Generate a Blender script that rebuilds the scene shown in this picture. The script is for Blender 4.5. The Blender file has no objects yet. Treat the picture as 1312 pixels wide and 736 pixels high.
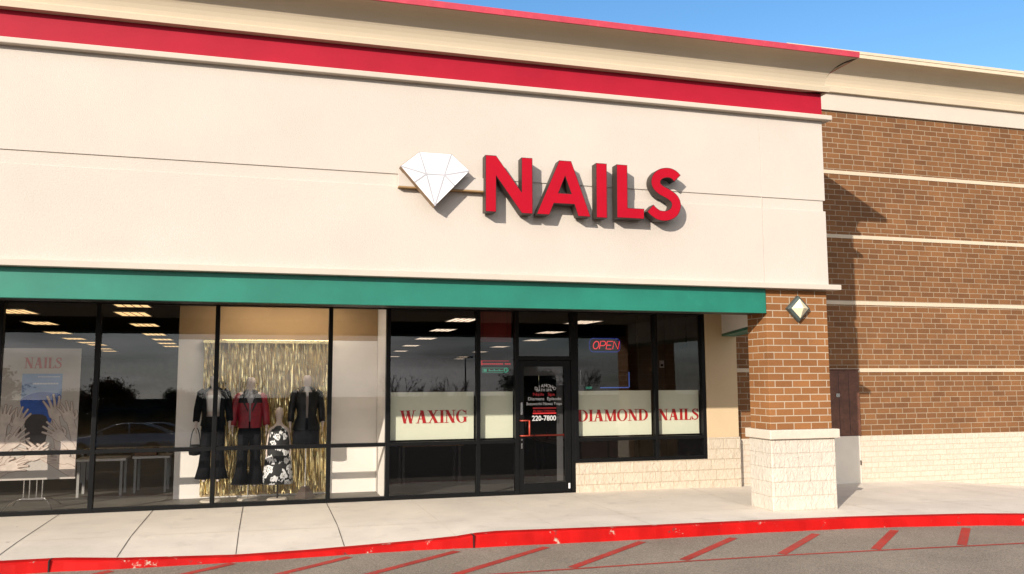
import bpy, bmesh, math, random
from mathutils import Vector, Matrix, Quaternion
from mathutils.geometry import tessellate_polygon
R = math.radians
random.seed(7)
scene = bpy.context.scene
col = scene.collection

# ------------------------------------------------------------------ helpers
def newmat(name):
    m = bpy.data.materials.new(name); m.use_nodes = True
    nt = m.node_tree
    return m, nt, nt.nodes, nt.links, nt.nodes['Principled BSDF']

def pmat(name, base, rough=0.6, metallic=0.0, var=0.12, vscale=3.0, bump=0.0, bscale=60.0, spec=0.5, coat=0.0, stains=None, fine=0.0, fscale=220.0):
    """procedural paint / plaster / plastic: broad tone variation, optional fine grain, stains and bump"""
    m, nt, N, L, b = newmat(name)
    tc = N.new('ShaderNodeTexCoord')
    n1 = N.new('ShaderNodeTexNoise'); n1.inputs['Scale'].default_value = vscale; n1.inputs['Detail'].default_value = 6
    n1.inputs['Roughness'].default_value = 0.62
    L.new(tc.outputs['Object'], n1.inputs['Vector'])
    r = N.new('ShaderNodeValToRGB')
    lo = [c*(1-var) for c in base]; hi = [min(1, c*(1+var)) for c in base]
    r.color_ramp.elements[0].position = .3; r.color_ramp.elements[1].position = .7
    r.color_ramp.elements[0].color = (*lo, 1); r.color_ramp.elements[1].color = (*hi, 1)
    L.new(n1.outputs['Fac'], r.inputs['Fac'])
    out = r.outputs['Color']
    if fine:
        n2 = N.new('ShaderNodeTexNoise'); n2.inputs['Scale'].default_value = fscale; n2.inputs['Detail'].default_value = 3
        L.new(tc.outputs['Object'], n2.inputs['Vector'])
        mr = N.new('ShaderNodeMapRange'); mr.inputs['From Min'].default_value = .3; mr.inputs['From Max'].default_value = .7
        mr.inputs['To Min'].default_value = 1-fine; mr.inputs['To Max'].default_value = 1+fine
        L.new(n2.outputs['Fac'], mr.inputs['Value'])
        vm = N.new('ShaderNodeVectorMath'); vm.operation = 'SCALE'
        L.new(out, vm.inputs[0]); L.new(mr.outputs['Result'], vm.inputs['Scale']); out = vm.outputs['Vector']
    if stains:
        scol, sscale, lo_, hi_ = stains
        n3 = N.new('ShaderNodeTexNoise'); n3.inputs['Scale'].default_value = sscale; n3.inputs['Detail'].default_value = 8
        n3.inputs['Roughness'].default_value = .7
        L.new(tc.outputs['Object'], n3.inputs['Vector'])
        mr3 = N.new('ShaderNodeMapRange'); mr3.inputs['From Min'].default_value = lo_; mr3.inputs['From Max'].default_value = hi_
        L.new(n3.outputs['Fac'], mr3.inputs['Value'])
        mx = N.new('ShaderNodeMix'); mx.data_type = 'RGBA'
        L.new(mr3.outputs['Result'], mx.inputs['Factor']); L.new(out, mx.inputs['A']); mx.inputs['B'].default_value = (*scol, 1)
        out = mx.outputs['Result']
    L.new(out, b.inputs['Base Color'])
    b.inputs['Roughness'].default_value = rough; b.inputs['Metallic'].default_value = metallic
    b.inputs['Specular IOR Level'].default_value = spec
    if coat: b.inputs['Coat Weight'].default_value = coat
    if bump:
        nb = N.new('ShaderNodeTexNoise'); nb.inputs['Scale'].default_value = bscale; nb.inputs['Detail'].default_value = 4
        L.new(tc.outputs['Object'], nb.inputs['Vector'])
        bp = N.new('ShaderNodeBump'); bp.inputs['Strength'].default_value = bump; bp.inputs['Distance'].default_value = .01
        L.new(nb.outputs['Fac'], bp.inputs['Height']); L.new(bp.outputs['Normal'], b.inputs['Normal'])
    return m

def wallvec(N, L, zoff=0.0):
    tc = N.new('ShaderNodeTexCoord'); s = N.new('ShaderNodeSeparateXYZ'); L.new(tc.outputs['Object'], s.inputs[0])
    a = N.new('ShaderNodeMath'); a.operation = 'ADD'; L.new(s.outputs['X'], a.inputs[0]); L.new(s.outputs['Y'], a.inputs[1])
    z = N.new('ShaderNodeMath'); z.operation = 'ADD'; L.new(s.outputs['Z'], z.inputs[0]); z.inputs[1].default_value = zoff
    c = N.new('ShaderNodeCombineXYZ'); L.new(a.outputs[0], c.inputs['X']); L.new(z.outputs[0], c.inputs['Y'])
    return tc, c.outputs[0]

def brickmat(name, c1, c2, mortar, bw=.305, rh=.107, mw=.011, zoff=0.0, offset=.5, squash=1.0, sqf=2, dark=(.10, .055, .035), darkamt=.25, bump=.6):
    m, nt, N, L, b = newmat(name)
    tc, vec = wallvec(N, L, zoff)
    br = N.new('ShaderNodeTexBrick')
    L.new(vec, br.inputs['Vector'])
    br.inputs['Scale'].default_value = 1; br.inputs['Brick Width'].default_value = bw; br.inputs['Row Height'].default_value = rh
    br.inputs['Mortar Size'].default_value = mw; br.inputs['Mortar Smooth'].default_value = .15; br.inputs['Bias'].default_value = -.1
    br.offset = offset; br.offset_frequency = 2; br.squash = squash; br.squash_frequency = sqf
    br.inputs['Color1'].default_value = (*c1, 1); br.inputs['Color2'].default_value = (*c2, 1); br.inputs['Mortar'].default_value = (*mortar, 1)
    n = N.new('ShaderNodeTexNoise'); n.inputs['Scale'].default_value = 22; n.inputs['Detail'].default_value = 6; n.inputs['Roughness'].default_value = .7
    L.new(tc.outputs['Object'], n.inputs['Vector'])
    mr = N.new('ShaderNodeMapRange'); mr.inputs['From Min'].default_value = .5; mr.inputs['From Max'].default_value = .78
    mr.inputs['To Max'].default_value = darkamt*2.2
    L.new(n.outputs['Fac'], mr.inputs['Value'])
    inv = N.new('ShaderNodeMath'); inv.operation = 'SUBTRACT'; inv.inputs[0].default_value = 1; L.new(br.outputs['Fac'], inv.inputs[1])
    mul = N.new('ShaderNodeMath'); mul.operation = 'MULTIPLY'; L.new(mr.outputs['Result'], mul.inputs[0]); L.new(inv.outputs[0], mul.inputs[1])
    mx = N.new('ShaderNodeMix'); mx.data_type = 'RGBA'; L.new(mul.outputs[0], mx.inputs['Factor'])
    L.new(br.outputs['Color'], mx.inputs['A']); mx.inputs['B'].default_value = (*dark, 1)
    # broad weathering
    n2 = N.new('ShaderNodeTexNoise'); n2.inputs['Scale'].default_value = 1.1; n2.inputs['Detail'].default_value = 4
    L.new(tc.outputs['Object'], n2.inputs['Vector'])
    mr2 = N.new('ShaderNodeMapRange'); mr2.inputs['From Min'].default_value = .3; mr2.inputs['From Max'].default_value = .7
    mr2.inputs['To Min'].default_value = .86; mr2.inputs['To Max'].default_value = 1.1
    L.new(n2.outputs['Fac'], mr2.inputs['Value'])
    vm = N.new('ShaderNodeVectorMath'); vm.operation = 'SCALE'; L.new(mx.outputs['Result'], vm.inputs[0]); L.new(mr2.outputs['Result'], vm.inputs['Scale'])
    L.new(vm.outputs['Vector'], b.inputs['Base Color'])
    b.inputs['Roughness'].default_value = .85; b.inputs['Specular IOR Level'].default_value = .25
    ad = N.new('ShaderNodeMath'); ad.operation = 'MULTIPLY_ADD'; L.new(n.outputs['Fac'], ad.inputs[0]); ad.inputs[1].default_value = .35
    L.new(inv.outputs[0], ad.inputs[2])
    bp = N.new('ShaderNodeBump'); bp.inputs['Strength'].default_value = bump; bp.inputs['Distance'].default_value = .008
    L.new(ad.outputs[0], bp.inputs['Height']); L.new(bp.outputs['Normal'], b.inputs['Normal'])
    return m

def stonemat(name, base, bw, rh, mortar, zoff=0.0, bump=1.0, offset=.5, squash=1.0):
    """split-faced stone blocks: joints plus slanted chisel ridges"""
    m, nt, N, L, b = newmat(name)
    tc, vec = wallvec(N, L, zoff)
    br = N.new('ShaderNodeTexBrick'); L.new(vec, br.inputs['Vector'])
    br.inputs['Scale'].default_value = 1; br.inputs['Brick Width'].default_value = bw; br.inputs['Row Height'].default_value = rh
    br.inputs['Mortar Size'].default_value = .006; br.inputs['Mortar Smooth'].default_value = .4
    br.offset = offset; br.squash = squash; br.squash_frequency = 2
    c2 = [c*.93 for c in base]
    br.inputs['Color1'].default_value = (*base, 1); br.inputs['Color2'].default_value = (*c2, 1); br.inputs['Mortar'].default_value = (*mortar, 1)
    n = N.new('ShaderNodeTexNoise'); n.inputs['Scale'].default_value = 11; n.inputs['Detail'].default_value = 7; n.inputs['Roughness'].default_value = .6
    mp = N.new('ShaderNodeMapping'); mp.inputs['Rotation'].default_value = (0, 0, R(35)); mp.inputs['Scale'].default_value = (1.7, 1, 1)
    L.new(vec, mp.inputs['Vector']); L.new(mp.outputs['Vector'], n.inputs['Vector'])
    n.inputs['Distortion'].default_value = .8
    r = N.new('ShaderNodeMapRange'); r.inputs['From Min'].default_value = .3; r.inputs['From Max'].default_value = .7
    r.inputs['To Min'].default_value = .9; r.inputs['To Max'].default_value = 1.06
    L.new(n.outputs['Fac'], r.inputs['Value'])
    vm = N.new('ShaderNodeVectorMath'); vm.operation = 'SCALE'; L.new(br.outputs['Color'], vm.inputs[0]); L.new(r.outputs['Result'], vm.inputs['Scale'])
    L.new(vm.outputs['Vector'], b.inputs['Base Color'])
    b.inputs['Roughness'].default_value = .9; b.inputs['Specular IOR Level'].default_value = .2
    inv = N.new('ShaderNodeMath'); inv.operation = 'SUBTRACT'; inv.inputs[0].default_value = 1; L.new(br.outputs['Fac'], inv.inputs[1])
    ad = N.new('ShaderNodeMath'); ad.operation = 'MULTIPLY_ADD'; L.new(n.outputs['Fac'], ad.inputs[0]); ad.inputs[1].default_value = 1.7
    L.new(inv.outputs[0], ad.inputs[2])
    bp = N.new('ShaderNodeBump'); bp.inputs['Strength'].default_value = bump; bp.inputs['Distance'].default_value = .02
    L.new(ad.outputs[0], bp.inputs['Height']); L.new(bp.outputs['Normal'], b.inputs['Normal'])
    return m

def emat(name, colr, strength):
    m, nt, N, L, b = newmat(name)
    b.inputs['Base Color'].default_value = (*[min(1, c*.8) for c in colr], 1)
    b.inputs['Emission Color'].default_value = (*colr, 1); b.inputs['Emission Strength'].default_value = strength
    return m

def glassmat(name, tint, ior=1.5, boost=1.9, rough=0.0):
    """thin pane: mirror weighted by Fresnel (both faces of the sheet), the rest passes through"""
    m = bpy.data.materials.new(name); m.use_nodes = True
    nt = m.node_tree; N = nt.nodes; L = nt.links; N.clear()
    o = N.new('ShaderNodeOutputMaterial'); fr = N.new('ShaderNodeFresnel'); ge = N.new('ShaderNodeNewGeometry'); im = N.new('ShaderNodeMapRange'); im.inputs['To Min'].default_value = ior; im.inputs['To Max'].default_value = 1/ior
    L.new(ge.outputs['Backfacing'], im.inputs['Value']); L.new(im.outputs[0], fr.inputs['IOR'])
    mu = N.new('ShaderNodeMath'); mu.operation = 'MULTIPLY'; mu.use_clamp = True; mu.inputs[1].default_value = boost
    tr = N.new('ShaderNodeBsdfTransparent'); tr.inputs['Color'].default_value = (*tint, 1)
    gl = N.new('ShaderNodeBsdfGlossy'); gl.inputs['Roughness'].default_value = rough; gl.inputs['Color'].default_value = (.95, .95, .95, 1)
    mx = N.new('ShaderNodeMixShader')
    L.new(fr.outputs[0], mu.inputs[0]); L.new(mu.outputs[0], mx.inputs['Fac']); L.new(tr.outputs[0], mx.inputs[1]); L.new(gl.outputs[0], mx.inputs[2])
    L.new(mx.outputs[0], o.inputs['Surface'])
    return m

def empty(name, loc, label=None, cat=None, group=None, rz=0):
    o = bpy.data.objects.new(name, None); o.empty_display_size = .2; col.objects.link(o)
    o.location = loc; o.rotation_euler = (0, 0, rz)
    tag(o, label, cat, group); return o

def tag(o, label=None, cat=None, group=None, kind=None):
    if label: o['label'] = label
    if cat: o['category'] = cat
    if group: o['group'] = group
    if kind: o['kind'] = kind
    return o

def rootloc(o):
    while o is not None and o.parent: o = o.parent
    return Vector(o.location) if o is not None else Vector((0, 0, 0))

class MB:
    def __init__(self): self.v = []; self.f = []; self.m = []; self.sm = []; self.mi = 0; self.smooth = False
    def add(self, vs, fs):
        k = len(self.v); self.v += [tuple(v) for v in vs]
        for f in fs: self.f.append([i+k for i in f]); self.m.append(self.mi); self.sm.append(self.smooth)
        return self
    def box(self, x0, x1, y0, y1, z0, z1):
        vs = [(x, y, z) for z in (z0, z1) for y in (y0, y1) for x in (x0, x1)]
        return self.add(vs, [(0, 2, 3, 1), (4, 5, 7, 6), (0, 1, 5, 4), (2, 6, 7, 3), (0, 4, 6, 2), (1, 3, 7, 5)])
    def obox(self, c, u, v, w):
        """oriented box: centre c, half-axis vectors u v w"""
        c, u, v, w = map(Vector, (c, u, v, w))
        vs = [c+u*a+v*b_+w*d for d in (-1, 1) for b_ in (-1, 1) for a in (-1, 1)]
        return self.add(vs, [(0, 2, 3, 1), (4, 5, 7, 6), (0, 1, 5, 4), (2, 6, 7, 3), (0, 4, 6, 2), (1, 3, 7, 5)])
    def prism(self, loops, y0, y1, front=True, back=True, sides=True):
        """loops of (x, z); outer first then holes; y0 is the face towards the viewer"""
        tri = tessellate_polygon([[Vector((p[0], p[1], 0)) for p in lp] for lp in loops])
        flat = [p for lp in loops for p in lp]; n = len(flat)
        vs = [(p[0], y0, p[1]) for p in flat]+[(p[0], y1, p[1]) for p in flat]
        fs = []
        def area(a, b_, c): return (flat[b_][0]-flat[a][0])*(flat[c][1]-flat[a][1])-(flat[c][0]-flat[a][0])*(flat[b_][1]-flat[a][1])
        for t in tri:
            a, b_, c = t
            if abs(area(a, b_, c)) < 1e-10: continue
            if area(a, b_, c) < 0: b_, c = c, b_
            if front: fs.append((a, b_, c))
            if back: fs.append((a+n, c+n, b_+n))
        if sides:
            k = 0
            for li, lp in enumerate(loops):
                s = sum(lp[i][0]*lp[(i+1) % len(lp)][1]-lp[(i+1) % len(lp)][0]*lp[i][1] for i in range(len(lp)))
                for i in range(len(lp)):
                    a, b_ = k+i, k+(i+1) % len(lp)
                    q = (b_, a, a+n, b_+n)
                    if (s < 0) != (li > 0): q = q[::-1]
                    fs.append(q)
                k += len(lp)
        return self.add(vs, fs)
    def rings(self, rings, cap=True, closed=True):
        n = len(rings[0]); vs = [p for r in rings for p in r]; fs = []
        for i in range(len(rings)-1):
            for j in range(n if closed else n-1):
                a = i*n+j; b_ = i*n+(j+1) % n
                fs.append((a, b_, b_+n, a+n))
        if cap and closed:
            fs.append(tuple(range(n-1, -1, -1))); fs.append(tuple((len(rings)-1)*n+j for j in range(n)))
        return self.add(vs, fs)
    def tube(self, path, rad, n=8, cap=True):
        path = [Vector(p) for p in path]; rs = rad if isinstance(rad, (list, tuple)) else [rad]*len(path)
        out = []; a = None
        for i, p in enumerate(path):
            d = (path[min(i+1, len(path)-1)]-path[max(i-1, 0)])
            d = d.normalized() if d.length > 1e-9 else Vector((0, 0, 1))
            a = d.orthogonal() if a is None else a-d*a.dot(d)
            if a.length < 1e-6: a = d.orthogonal()
            a.normalize(); b_ = d.cross(a).normalized()
            out.append([p+a*rs[i]*math.cos(2*math.pi*k/n)+b_*rs[i]*math.sin(2*math.pi*k/n) for k in range(n)])
        return self.rings(out, cap)
    def loft(self, secs, n=14, cap=True, a0=0, a1=2*math.pi):
        """secs of (z, cx, cy, rx, ry)"""
        full = abs(a1-a0-2*math.pi) < 1e-6
        rs = [[(cx+rx*math.cos(a0+(a1-a0)*k/(n if full else n-1)), cy+ry*math.sin(a0+(a1-a0)*k/(n if full else n-1)), z) for k in range(n)] for (z, cx, cy, rx, ry) in secs]
        return self.rings(rs, cap and full, full)
    def build(self, name, mats, parent=None, bevel=0, smooth=False, kind=None, segs=2, solid=0):
        off = rootloc(parent)
        me = bpy.data.meshes.new(name); me.from_pydata([tuple(Vector(v)-off) for v in self.v], [], self.f)
        for m in (mats if isinstance(mats, (list, tuple)) else [mats]): me.materials.append(m)
        for p, mi, s in zip(me.polygons, self.m, self.sm): p.material_index = mi; p.use_smooth = smooth or s
        me.update()
        o = bpy.data.objects.new(name, me); col.objects.link(o)
        if parent is not None: o.parent = parent
        if kind: o['kind'] = kind
        if solid:
            s = o.modifiers.new('solid', 'SOLIDIFY'); s.thickness = solid
        if bevel:
            b = o.modifiers.new('bevel', 'BEVEL'); b.width = bevel; b.segments = segs; b.limit_method = 'ANGLE'; b.angle_limit = R(40)
        return o

def bx(name, mats, parent, *dims, bevel=0, kind=None):
    return MB().box(*dims).build(name, mats, parent, bevel=bevel, kind=kind)

def copy_tree(o, parent=None):
    c = o.copy(); col.objects.link(c)
    if parent is not None: c.parent = parent
    for ch in list(o.children): copy_tree(ch, c)
    return c

def catmull(pts, k=8):
    out = []; P = [pts[0]]+list(pts)+[pts[-1]]
    for i in range(1, len(P)-2):
        for j in range(k):
            t = j/k; p0, p1, p2, p3 = (Vector(P[i+d]) for d in (-1, 0, 1, 2))
            out.append(.5*((2*p1)+(-p0+p2)*t+(2*p0-5*p1+4*p2-p3)*t*t+(-p0+3*p1-3*p2+p3)*t**3))
    out.append(Vector(pts[-1])); return out

def stroke(pts, w, k=8):
    c = catmull(pts, k); a = []; b_ = []
    for i, p in enumerate(c):
        d = (c[min(i+1, len(c)-1)]-c[max(i-1, 0)]).normalized(); n = Vector((-d.y, d.x))
        ww = w(i/(len(c)-1)) if callable(w) else w
        a.append(tuple(p+n*ww/2)); b_.append(tuple(p-n*ww/2))
    return a+b_[::-1]

def text_mb(body, x, z, y, height, depth=.002, mb=None, align='CENTER', width=None, bold=0.0, shear=0.0):
    cu = bpy.data.curves.new('t', 'FONT'); cu.body = body; cu.size = 1; cu.extrude = 0; cu.align_x = align; cu.resolution_u = 3; cu.offset = bold; cu.shear = shear
    ob = bpy.data.objects.new('t', cu); col.objects.link(ob)
    bpy.context.view_layer.update()
    dg = bpy.context.evaluated_depsgraph_get()
    me = bpy.data.meshes.new_from_object(ob.evaluated_get(dg))
    vs = [v.co.copy() for v in me.vertices]; fs = [tuple(p.vertices) for p in me.polygons]
    col.objects.unlink(ob); bpy.data.objects.remove(ob); bpy.data.curves.remove(cu); bpy.data.meshes.remove(me)
    mb = mb or MB()
    s = height/.72; wid = max(v.x for v in vs)-min(v.x for v in vs)
    sx = width/wid if width else s
    mb.add([(x+v.x*sx, y, z+v.y*s) for v in vs], fs)
    return mb

# serif capitals, cap height 1: list of loops-lists
def serif_glyph(ch):
    T, n, s = .215, .065, .042
    rect = lambda x0, x1, z0, z1: [[(x0, z0), (x1, z0), (x1, z1), (x0, z1)]]
    def ser(cx, w, z, up):   # bracketed serif
        h = s if up else -s
        return [[(cx-w/2, z), (cx+w/2, z), (cx+w/2, z+h), (cx-w/2, z+h)]] if up else [[(cx-w/2, z+h), (cx+w/2, z+h), (cx+w/2, z), (cx-w/2, z)]]
    def bar(p, q, w):  # slanted stem between (x,z) p and q with horizontal width w
        return [[(p[0]-w/2, p[1]), (p[0]+w/2, p[1]), (q[0]+w/2, q[1]), (q[0]-w/2, q[1])]]
    def arc(cx, cz, rx, rz, a0, a1, k=16): return [(cx+rx*math.cos(a0+(a1-a0)*i/k), cz+rz*math.sin(a0+(a1-a0)*i/k)) for i in range(k+1)]
    G = []
    if ch == 'I':
        G = [rect(.09, .09+T, 0, 1), ser(.195, .38, 0, 1), ser(.195, .38, 1, 0)]; w = .39
    elif ch == 'L':
        G = [rect(.09, .09+T, 0, 1), ser(.195, .38, 1, 0), rect(.0, .6, 0, s), [[(.58, 0), (.64, .28), (.60, .28), (.52, .06), (.42, s), (.42, 0)]]]; w = .66
    elif ch == 'N':
        G = [rect(.12, .12+n, 0, 1), bar((.68, 0), (.16, 1), T+.03), rect(.66, .66+n, 0, 1), ser(.15, .3, 0, 1), ser(.695, .3, 1, 0), rect(0, .2, 1-s, 1)]; w = .85
    elif ch == 'A':
        G = [bar((.12, 0), (.4, 1), n+.01), bar((.64, 0), (.42, 1), T+.03), rect(.22, .56, .3, .3+n), ser(.12, .28, 0, 1), ser(.65, .4, 0, 1)]; w = .85
    elif ch == 'M':
        G = [rect(.12, .12+n, 0, 1), bar((.53, 0), (.2, 1), T), bar((.53, 0), (.84, 1), n+.01), rect(.78, .78+T, 0, 1), ser(.15, .3, 0, 1), ser(.885, .36, 0, 1), rect(0, .24, 1-s, 1), rect(.85, 1.06, 1-s, 1)]; w = 1.07
    elif ch == 'W':
        G = [bar((.36, 0), (.12, 1), T), bar((.36, 0), (.58, 1), n+.01), bar((.80, 0), (.56, 1), T), bar((.80, 0), (1.02, 1), n+.01), ser(.13, .36, 1, 0), ser(.57, .36, 1, 0), ser(1.03, .26, 1, 0)]; w = 1.17
    elif ch == 'X':
        G = [bar((.68, 0), (.17, 1), T+.03), bar((.13, 0), (.68, 1), n+.01), ser(.17, .38, 1, 0), ser(.68, .28, 1, 0), ser(.13, .28, 0, 1), ser(.69, .4, 0, 1)]; w = .88
    elif ch == 'O':
        G = [[arc(.44, .5, .44, .52, 0, 2*math.pi, 30)[:-1], arc(.44, .5, .235, .47, 0, 2*math.pi, 30)[:-1]]]; w = .9
    elif ch == 'D':
        G = [rect(.09, .09+T, 0, 1), rect(0, .36, 0, s), rect(0, .36, 1-s, 1),
             [arc(.34, .5, .5, .5, -math.pi/2, math.pi/2, 20)+arc(.34, .5, .29, .455, math.pi/2, -math.pi/2, 20)]]; w = .87
    elif ch == 'G':
        G = [[arc(.44, .5, .44, .52, R(38), R(322), 24)+arc(.44, .5, .235, .47, R(318), R(42), 24)], rect(.6, .6+T, .06, .44), rect(.5, .9, .42, .42+s), [[(.76, .64), (.81, .64), (.81, 1), (.78, 1), (.72, .86)]]]; w = .92
    elif ch == 'S':
        c = [(.53, .80), (.42, .93), (.27, .955), (.13, .86), (.13, .72), (.27, .58), (.44, .45), (.52, .30), (.47, .13), (.30, .035), (.13, .08), (.03, .22)]
        G = [[stroke(c, lambda t: .075+.13*math.exp(-((t-.5)/.17)**2)+.03*math.exp(-((t-.3)/.1)**2))], [[(.50, .68), (.55, .68), (.55, 1), (.52, 1), (.44, .9)]], [[(.0, .33), (.05, .33), (.12, .1), (.03, .0), (.0, .0)]]]; w = .6
    return G, w

def serif_text(word, x0, x1, z0, z1, y, mb=None, gap=.02, clip=None):
    mb = mb or MB(); gl = [serif_glyph(c) for c in word]
    tot = sum(g[1] for g in gl)+gap*(len(word)-1); sx = (x1-x0)/tot; sz = z1-z0; x = 0; k = 0
    for G, w in gl:
        for loops in G:
            mb.prism([[(x0+(x+p[0])*sx, z0+p[1]*sz) for p in lp] for lp in loops], y-.0006*(k % 9)-.001, y, back=False); k += 1
        x += w+gap
    return mb

# ------------------------------------------------------------------ materials
STUCCO = (.70, .60, .47)
M = {}
M['stucco'] = pmat('stucco', (.545, .490, .433), .9, var=.035, vscale=.9, bump=.40, bscale=75, spec=.2, fine=.035, fscale=52)
M['stucco_trim'] = pmat('stucco_trim', (.54, .48, .41), .85, var=.04, vscale=1.2, bump=.2, bscale=140, spec=.2, fine=.03)
M['stucco_tan'] = pmat('stucco_tan', (.56, .43, .27), .9, var=.04, vscale=.9, bump=.3, bscale=120, spec=.2, fine=.04)
M['cove'] = pmat('cove', (.53, .45, .335), .88, var=.05, vscale=.8, bump=.25, bscale=120, spec=.2, fine=.03)
M['red_paint'] = pmat('red_paint', (.35, .008, .025), .6, var=.1, vscale=1.2, bump=.12, bscale=130, spec=.2)
M['coping_red'] = pmat('coping_red', (.50, .045, .075), .45, var=.15, vscale=4, stains=((.52, .15, .15), 14, .58, .80))
M['coping_tan'] = pmat('coping_tan', (.62, .52, .38), .5, var=.06)
M['green'] = pmat('green', (.010, .172, .118), .5, var=.14, vscale=1.6, bump=.06, bscale=60, stains=((.04, .25, .18), 3.2, .60, .95))
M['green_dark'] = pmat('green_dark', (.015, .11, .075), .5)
M['soffit'] = pmat('soffit', (.30, .25, .19), .9, var=.08)
M['brick'] = brickmat('brick', (.212, .096, .037), (.142, .063, .026), (.32, .245, .165), zoff=-.84+.0055, offset=.5, squash=.8, sqf=3, mw=.0072)
M['brick_pillar'] = brickmat('brick_pillar', (.285, .124, .043), (.215, .091, .031), (.43, .345, .25), zoff=-1.2+.0055, offset=.5, mw=.0078, darkamt=.12)
M['stone'] = stonemat('stone', (.59, .505, .395), .37, .185, (.54, .44, .31), zoff=.06, bump=.8, squash=.7)
M['stone_plinth'] = stonemat('stone_plinth', (.61, .555, .47), .41, .212, (.58, .51, .41), zoff=0, bump=.75)
M['stone_low'] = stonemat('stone_low', (.59, .515, .42), .33, .1035, (.53, .43, .305), zoff=-.84+.003, bump=.5)
M['stone_cap'] = pmat('stone_cap', (.58, .51, .42), .85, var=.07, vscale=6, bump=.5, bscale=30)
M['band'] = pmat('band', (.55, .46, .34), .85, var=.06, vscale=2, bump=.2, bscale=80)
M['black_metal'] = pmat('black_metal', (.004, .0042, .0045), .42, var=.2, vscale=5, spec=.2)
M['glass'] = glassmat('glass', (.90, .90, .89), boost=1.6)
M['glass_door'] = glassmat('glass_door', (.5, .5, .5), boost=1.35)
M['white_paint'] = pmat('white_paint', (.80, .77, .73), .7, var=.03)
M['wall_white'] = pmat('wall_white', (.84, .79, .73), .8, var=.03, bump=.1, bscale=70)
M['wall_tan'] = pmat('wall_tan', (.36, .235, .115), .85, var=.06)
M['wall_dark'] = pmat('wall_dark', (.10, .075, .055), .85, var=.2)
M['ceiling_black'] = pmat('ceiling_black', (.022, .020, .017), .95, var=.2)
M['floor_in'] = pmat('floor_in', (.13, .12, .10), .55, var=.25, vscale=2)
M['sign_cream'] = pmat('sign_cream', (.69, .71, .555), .55, var=.03, vscale=1.5)
M['letter_red'] = pmat('letter_red', (.42, .012, .014), .5, var=.06)
M['sign_red'] = pmat('sign_red', (.40, .003, .016), .45, var=.06, vscale=3, spec=.15)
M['sign_side'] = pmat('sign_side', (.036, .027, .020), .5, var=.2)
M['trim_dark'] = pmat('trim_dark', (.020, .010, .010), .4)
M['diamond_white'] = pmat('diamond_white', (.80, .80, .82), .35, var=.015, coat=.2)
M['diamond_side'] = pmat('diamond_side', (.20, .12, .055), .45, var=.2)
M['line_grey'] = pmat('line_grey', (.42, .42, .45), .5)
M['raceway'] = pmat('raceway', (.53, .478, .425), .7, var=.03)
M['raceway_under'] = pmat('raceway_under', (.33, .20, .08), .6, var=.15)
M['lamp_metal'] = pmat('lamp_metal', (.055, .075, .072), .4, var=.2)
M['lamp_lens'] = pmat('lamp_lens', (.72, .66, .46), .3, var=.06, vscale=12)
M['door_brown'] = pmat('door_brown', (.115, .045, .025), .5, var=.3, vscale=9)
M['door_cream'] = pmat('door_cream', (.72, .66, .56), .6, var=.05, bump=.5, bscale=18)
M['orange'] = pmat('orange', (.42, .055, .03), .4, var=.1)
M['chrome'] = pmat('chrome', (.62, .60, .58), .25, 1.0, var=.08)
M['white_vinyl'] = pmat('white_vinyl', (.82, .82, .82), .5, var=.01)
M['neon_red'] = emat('neon_red', (1.0, .035, .05), .65)
M['neon_blue'] = emat('neon_blue', (.02, .05, .50), .11)
M['led_red'] = emat('led_red', (.9, .03, .05), .18)
M['led_green'] = emat('led_green', (.08, .75, .48), .08)
M['screen_blue'] = emat('screen_blue', (.10, .22, .75), .30)
M['lamp_warm'] = emat('lamp_warm', (1, .62, .25), 3)
M['troffer_tan'] = emat('troffer_tan', (1.0, .66, .30), .95)
M['troffer_white'] = emat('troffer_white', (1.0, .80, .60), 1.0)
M['gold'] = pmat('gold', (1.0, .78, .40), .17, .80, var=.12, vscale=14)
M['gold_back'] = pmat('gold_back', (.60, .44, .22), .45, .2, var=.2)
M['black_cloth'] = pmat('black_cloth', (.006, .0065, .008), .85, spec=.1, var=.3, vscale=14, bump=.3, bscale=50)
M['black_leather'] = pmat('black_leather', (.006, .006, .0065), .42, spec=.3, var=.2, bump=.3, bscale=35)
M['red_leather'] = pmat('red_leather', (.24, .006, .016), .42, var=.3, vscale=10, bump=.3, bscale=30)
M['grey_cloth'] = pmat('grey_cloth', (.30, .30, .32), .85)
M['white_cloth'] = pmat('white_cloth', (.72, .70, .68), .85)
M['skin_plastic'] = pmat('skin_plastic', (.60, .49, .42), .5, var=.05)
M['brown_base'] = pmat('brown_base', (.05, .032, .022), .4)
M['table_leg'] = pmat('table_leg', (.36, .35, .33), .5)
M['card'] = pmat('card', (.26, .15, .09), .8)
def printcloth():
    m, nt, N, L, b = newmat('print_cloth')
    tc = N.new('ShaderNodeTexCoord'); v = N.new('ShaderNodeTexVoronoi'); v.inputs['Scale'].default_value = 9; v.feature = 'F1'
    n = N.new('ShaderNodeTexNoise'); n.inputs['Scale'].default_value = 12; n.inputs['Detail'].default_value = 2
    mx = N.new('ShaderNodeVectorMath'); mx.operation = 'MULTIPLY_ADD'; mx.inputs[1].default_value = (.10, .10, .10)
    L.new(n.outputs['Color'], mx.inputs[0]); L.new(tc.outputs['Object'], mx.inputs[2]); L.new(mx.outputs[0], v.inputs['Vector'])
    r = N.new('ShaderNodeValToRGB'); r.color_ramp.interpolation = 'CONSTANT'
    e = r.color_ramp.elements; e[0].position = 0; e[0].color = (.02, .02, .02, 1); e[1].position = .12; e[1].color = (.8, .8, .78, 1)
    for p, c in ((.24, .015), (.30, .8), (.50, .012)):
        q = e.new(p); q.color = (c, c, c, 1)
    L.new(v.outputs['Distance'], r.inputs['Fac']); L.new(r.outputs['Color'], b.inputs['Base Color']); b.inputs['Roughness'].default_value = .7
    return m
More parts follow.
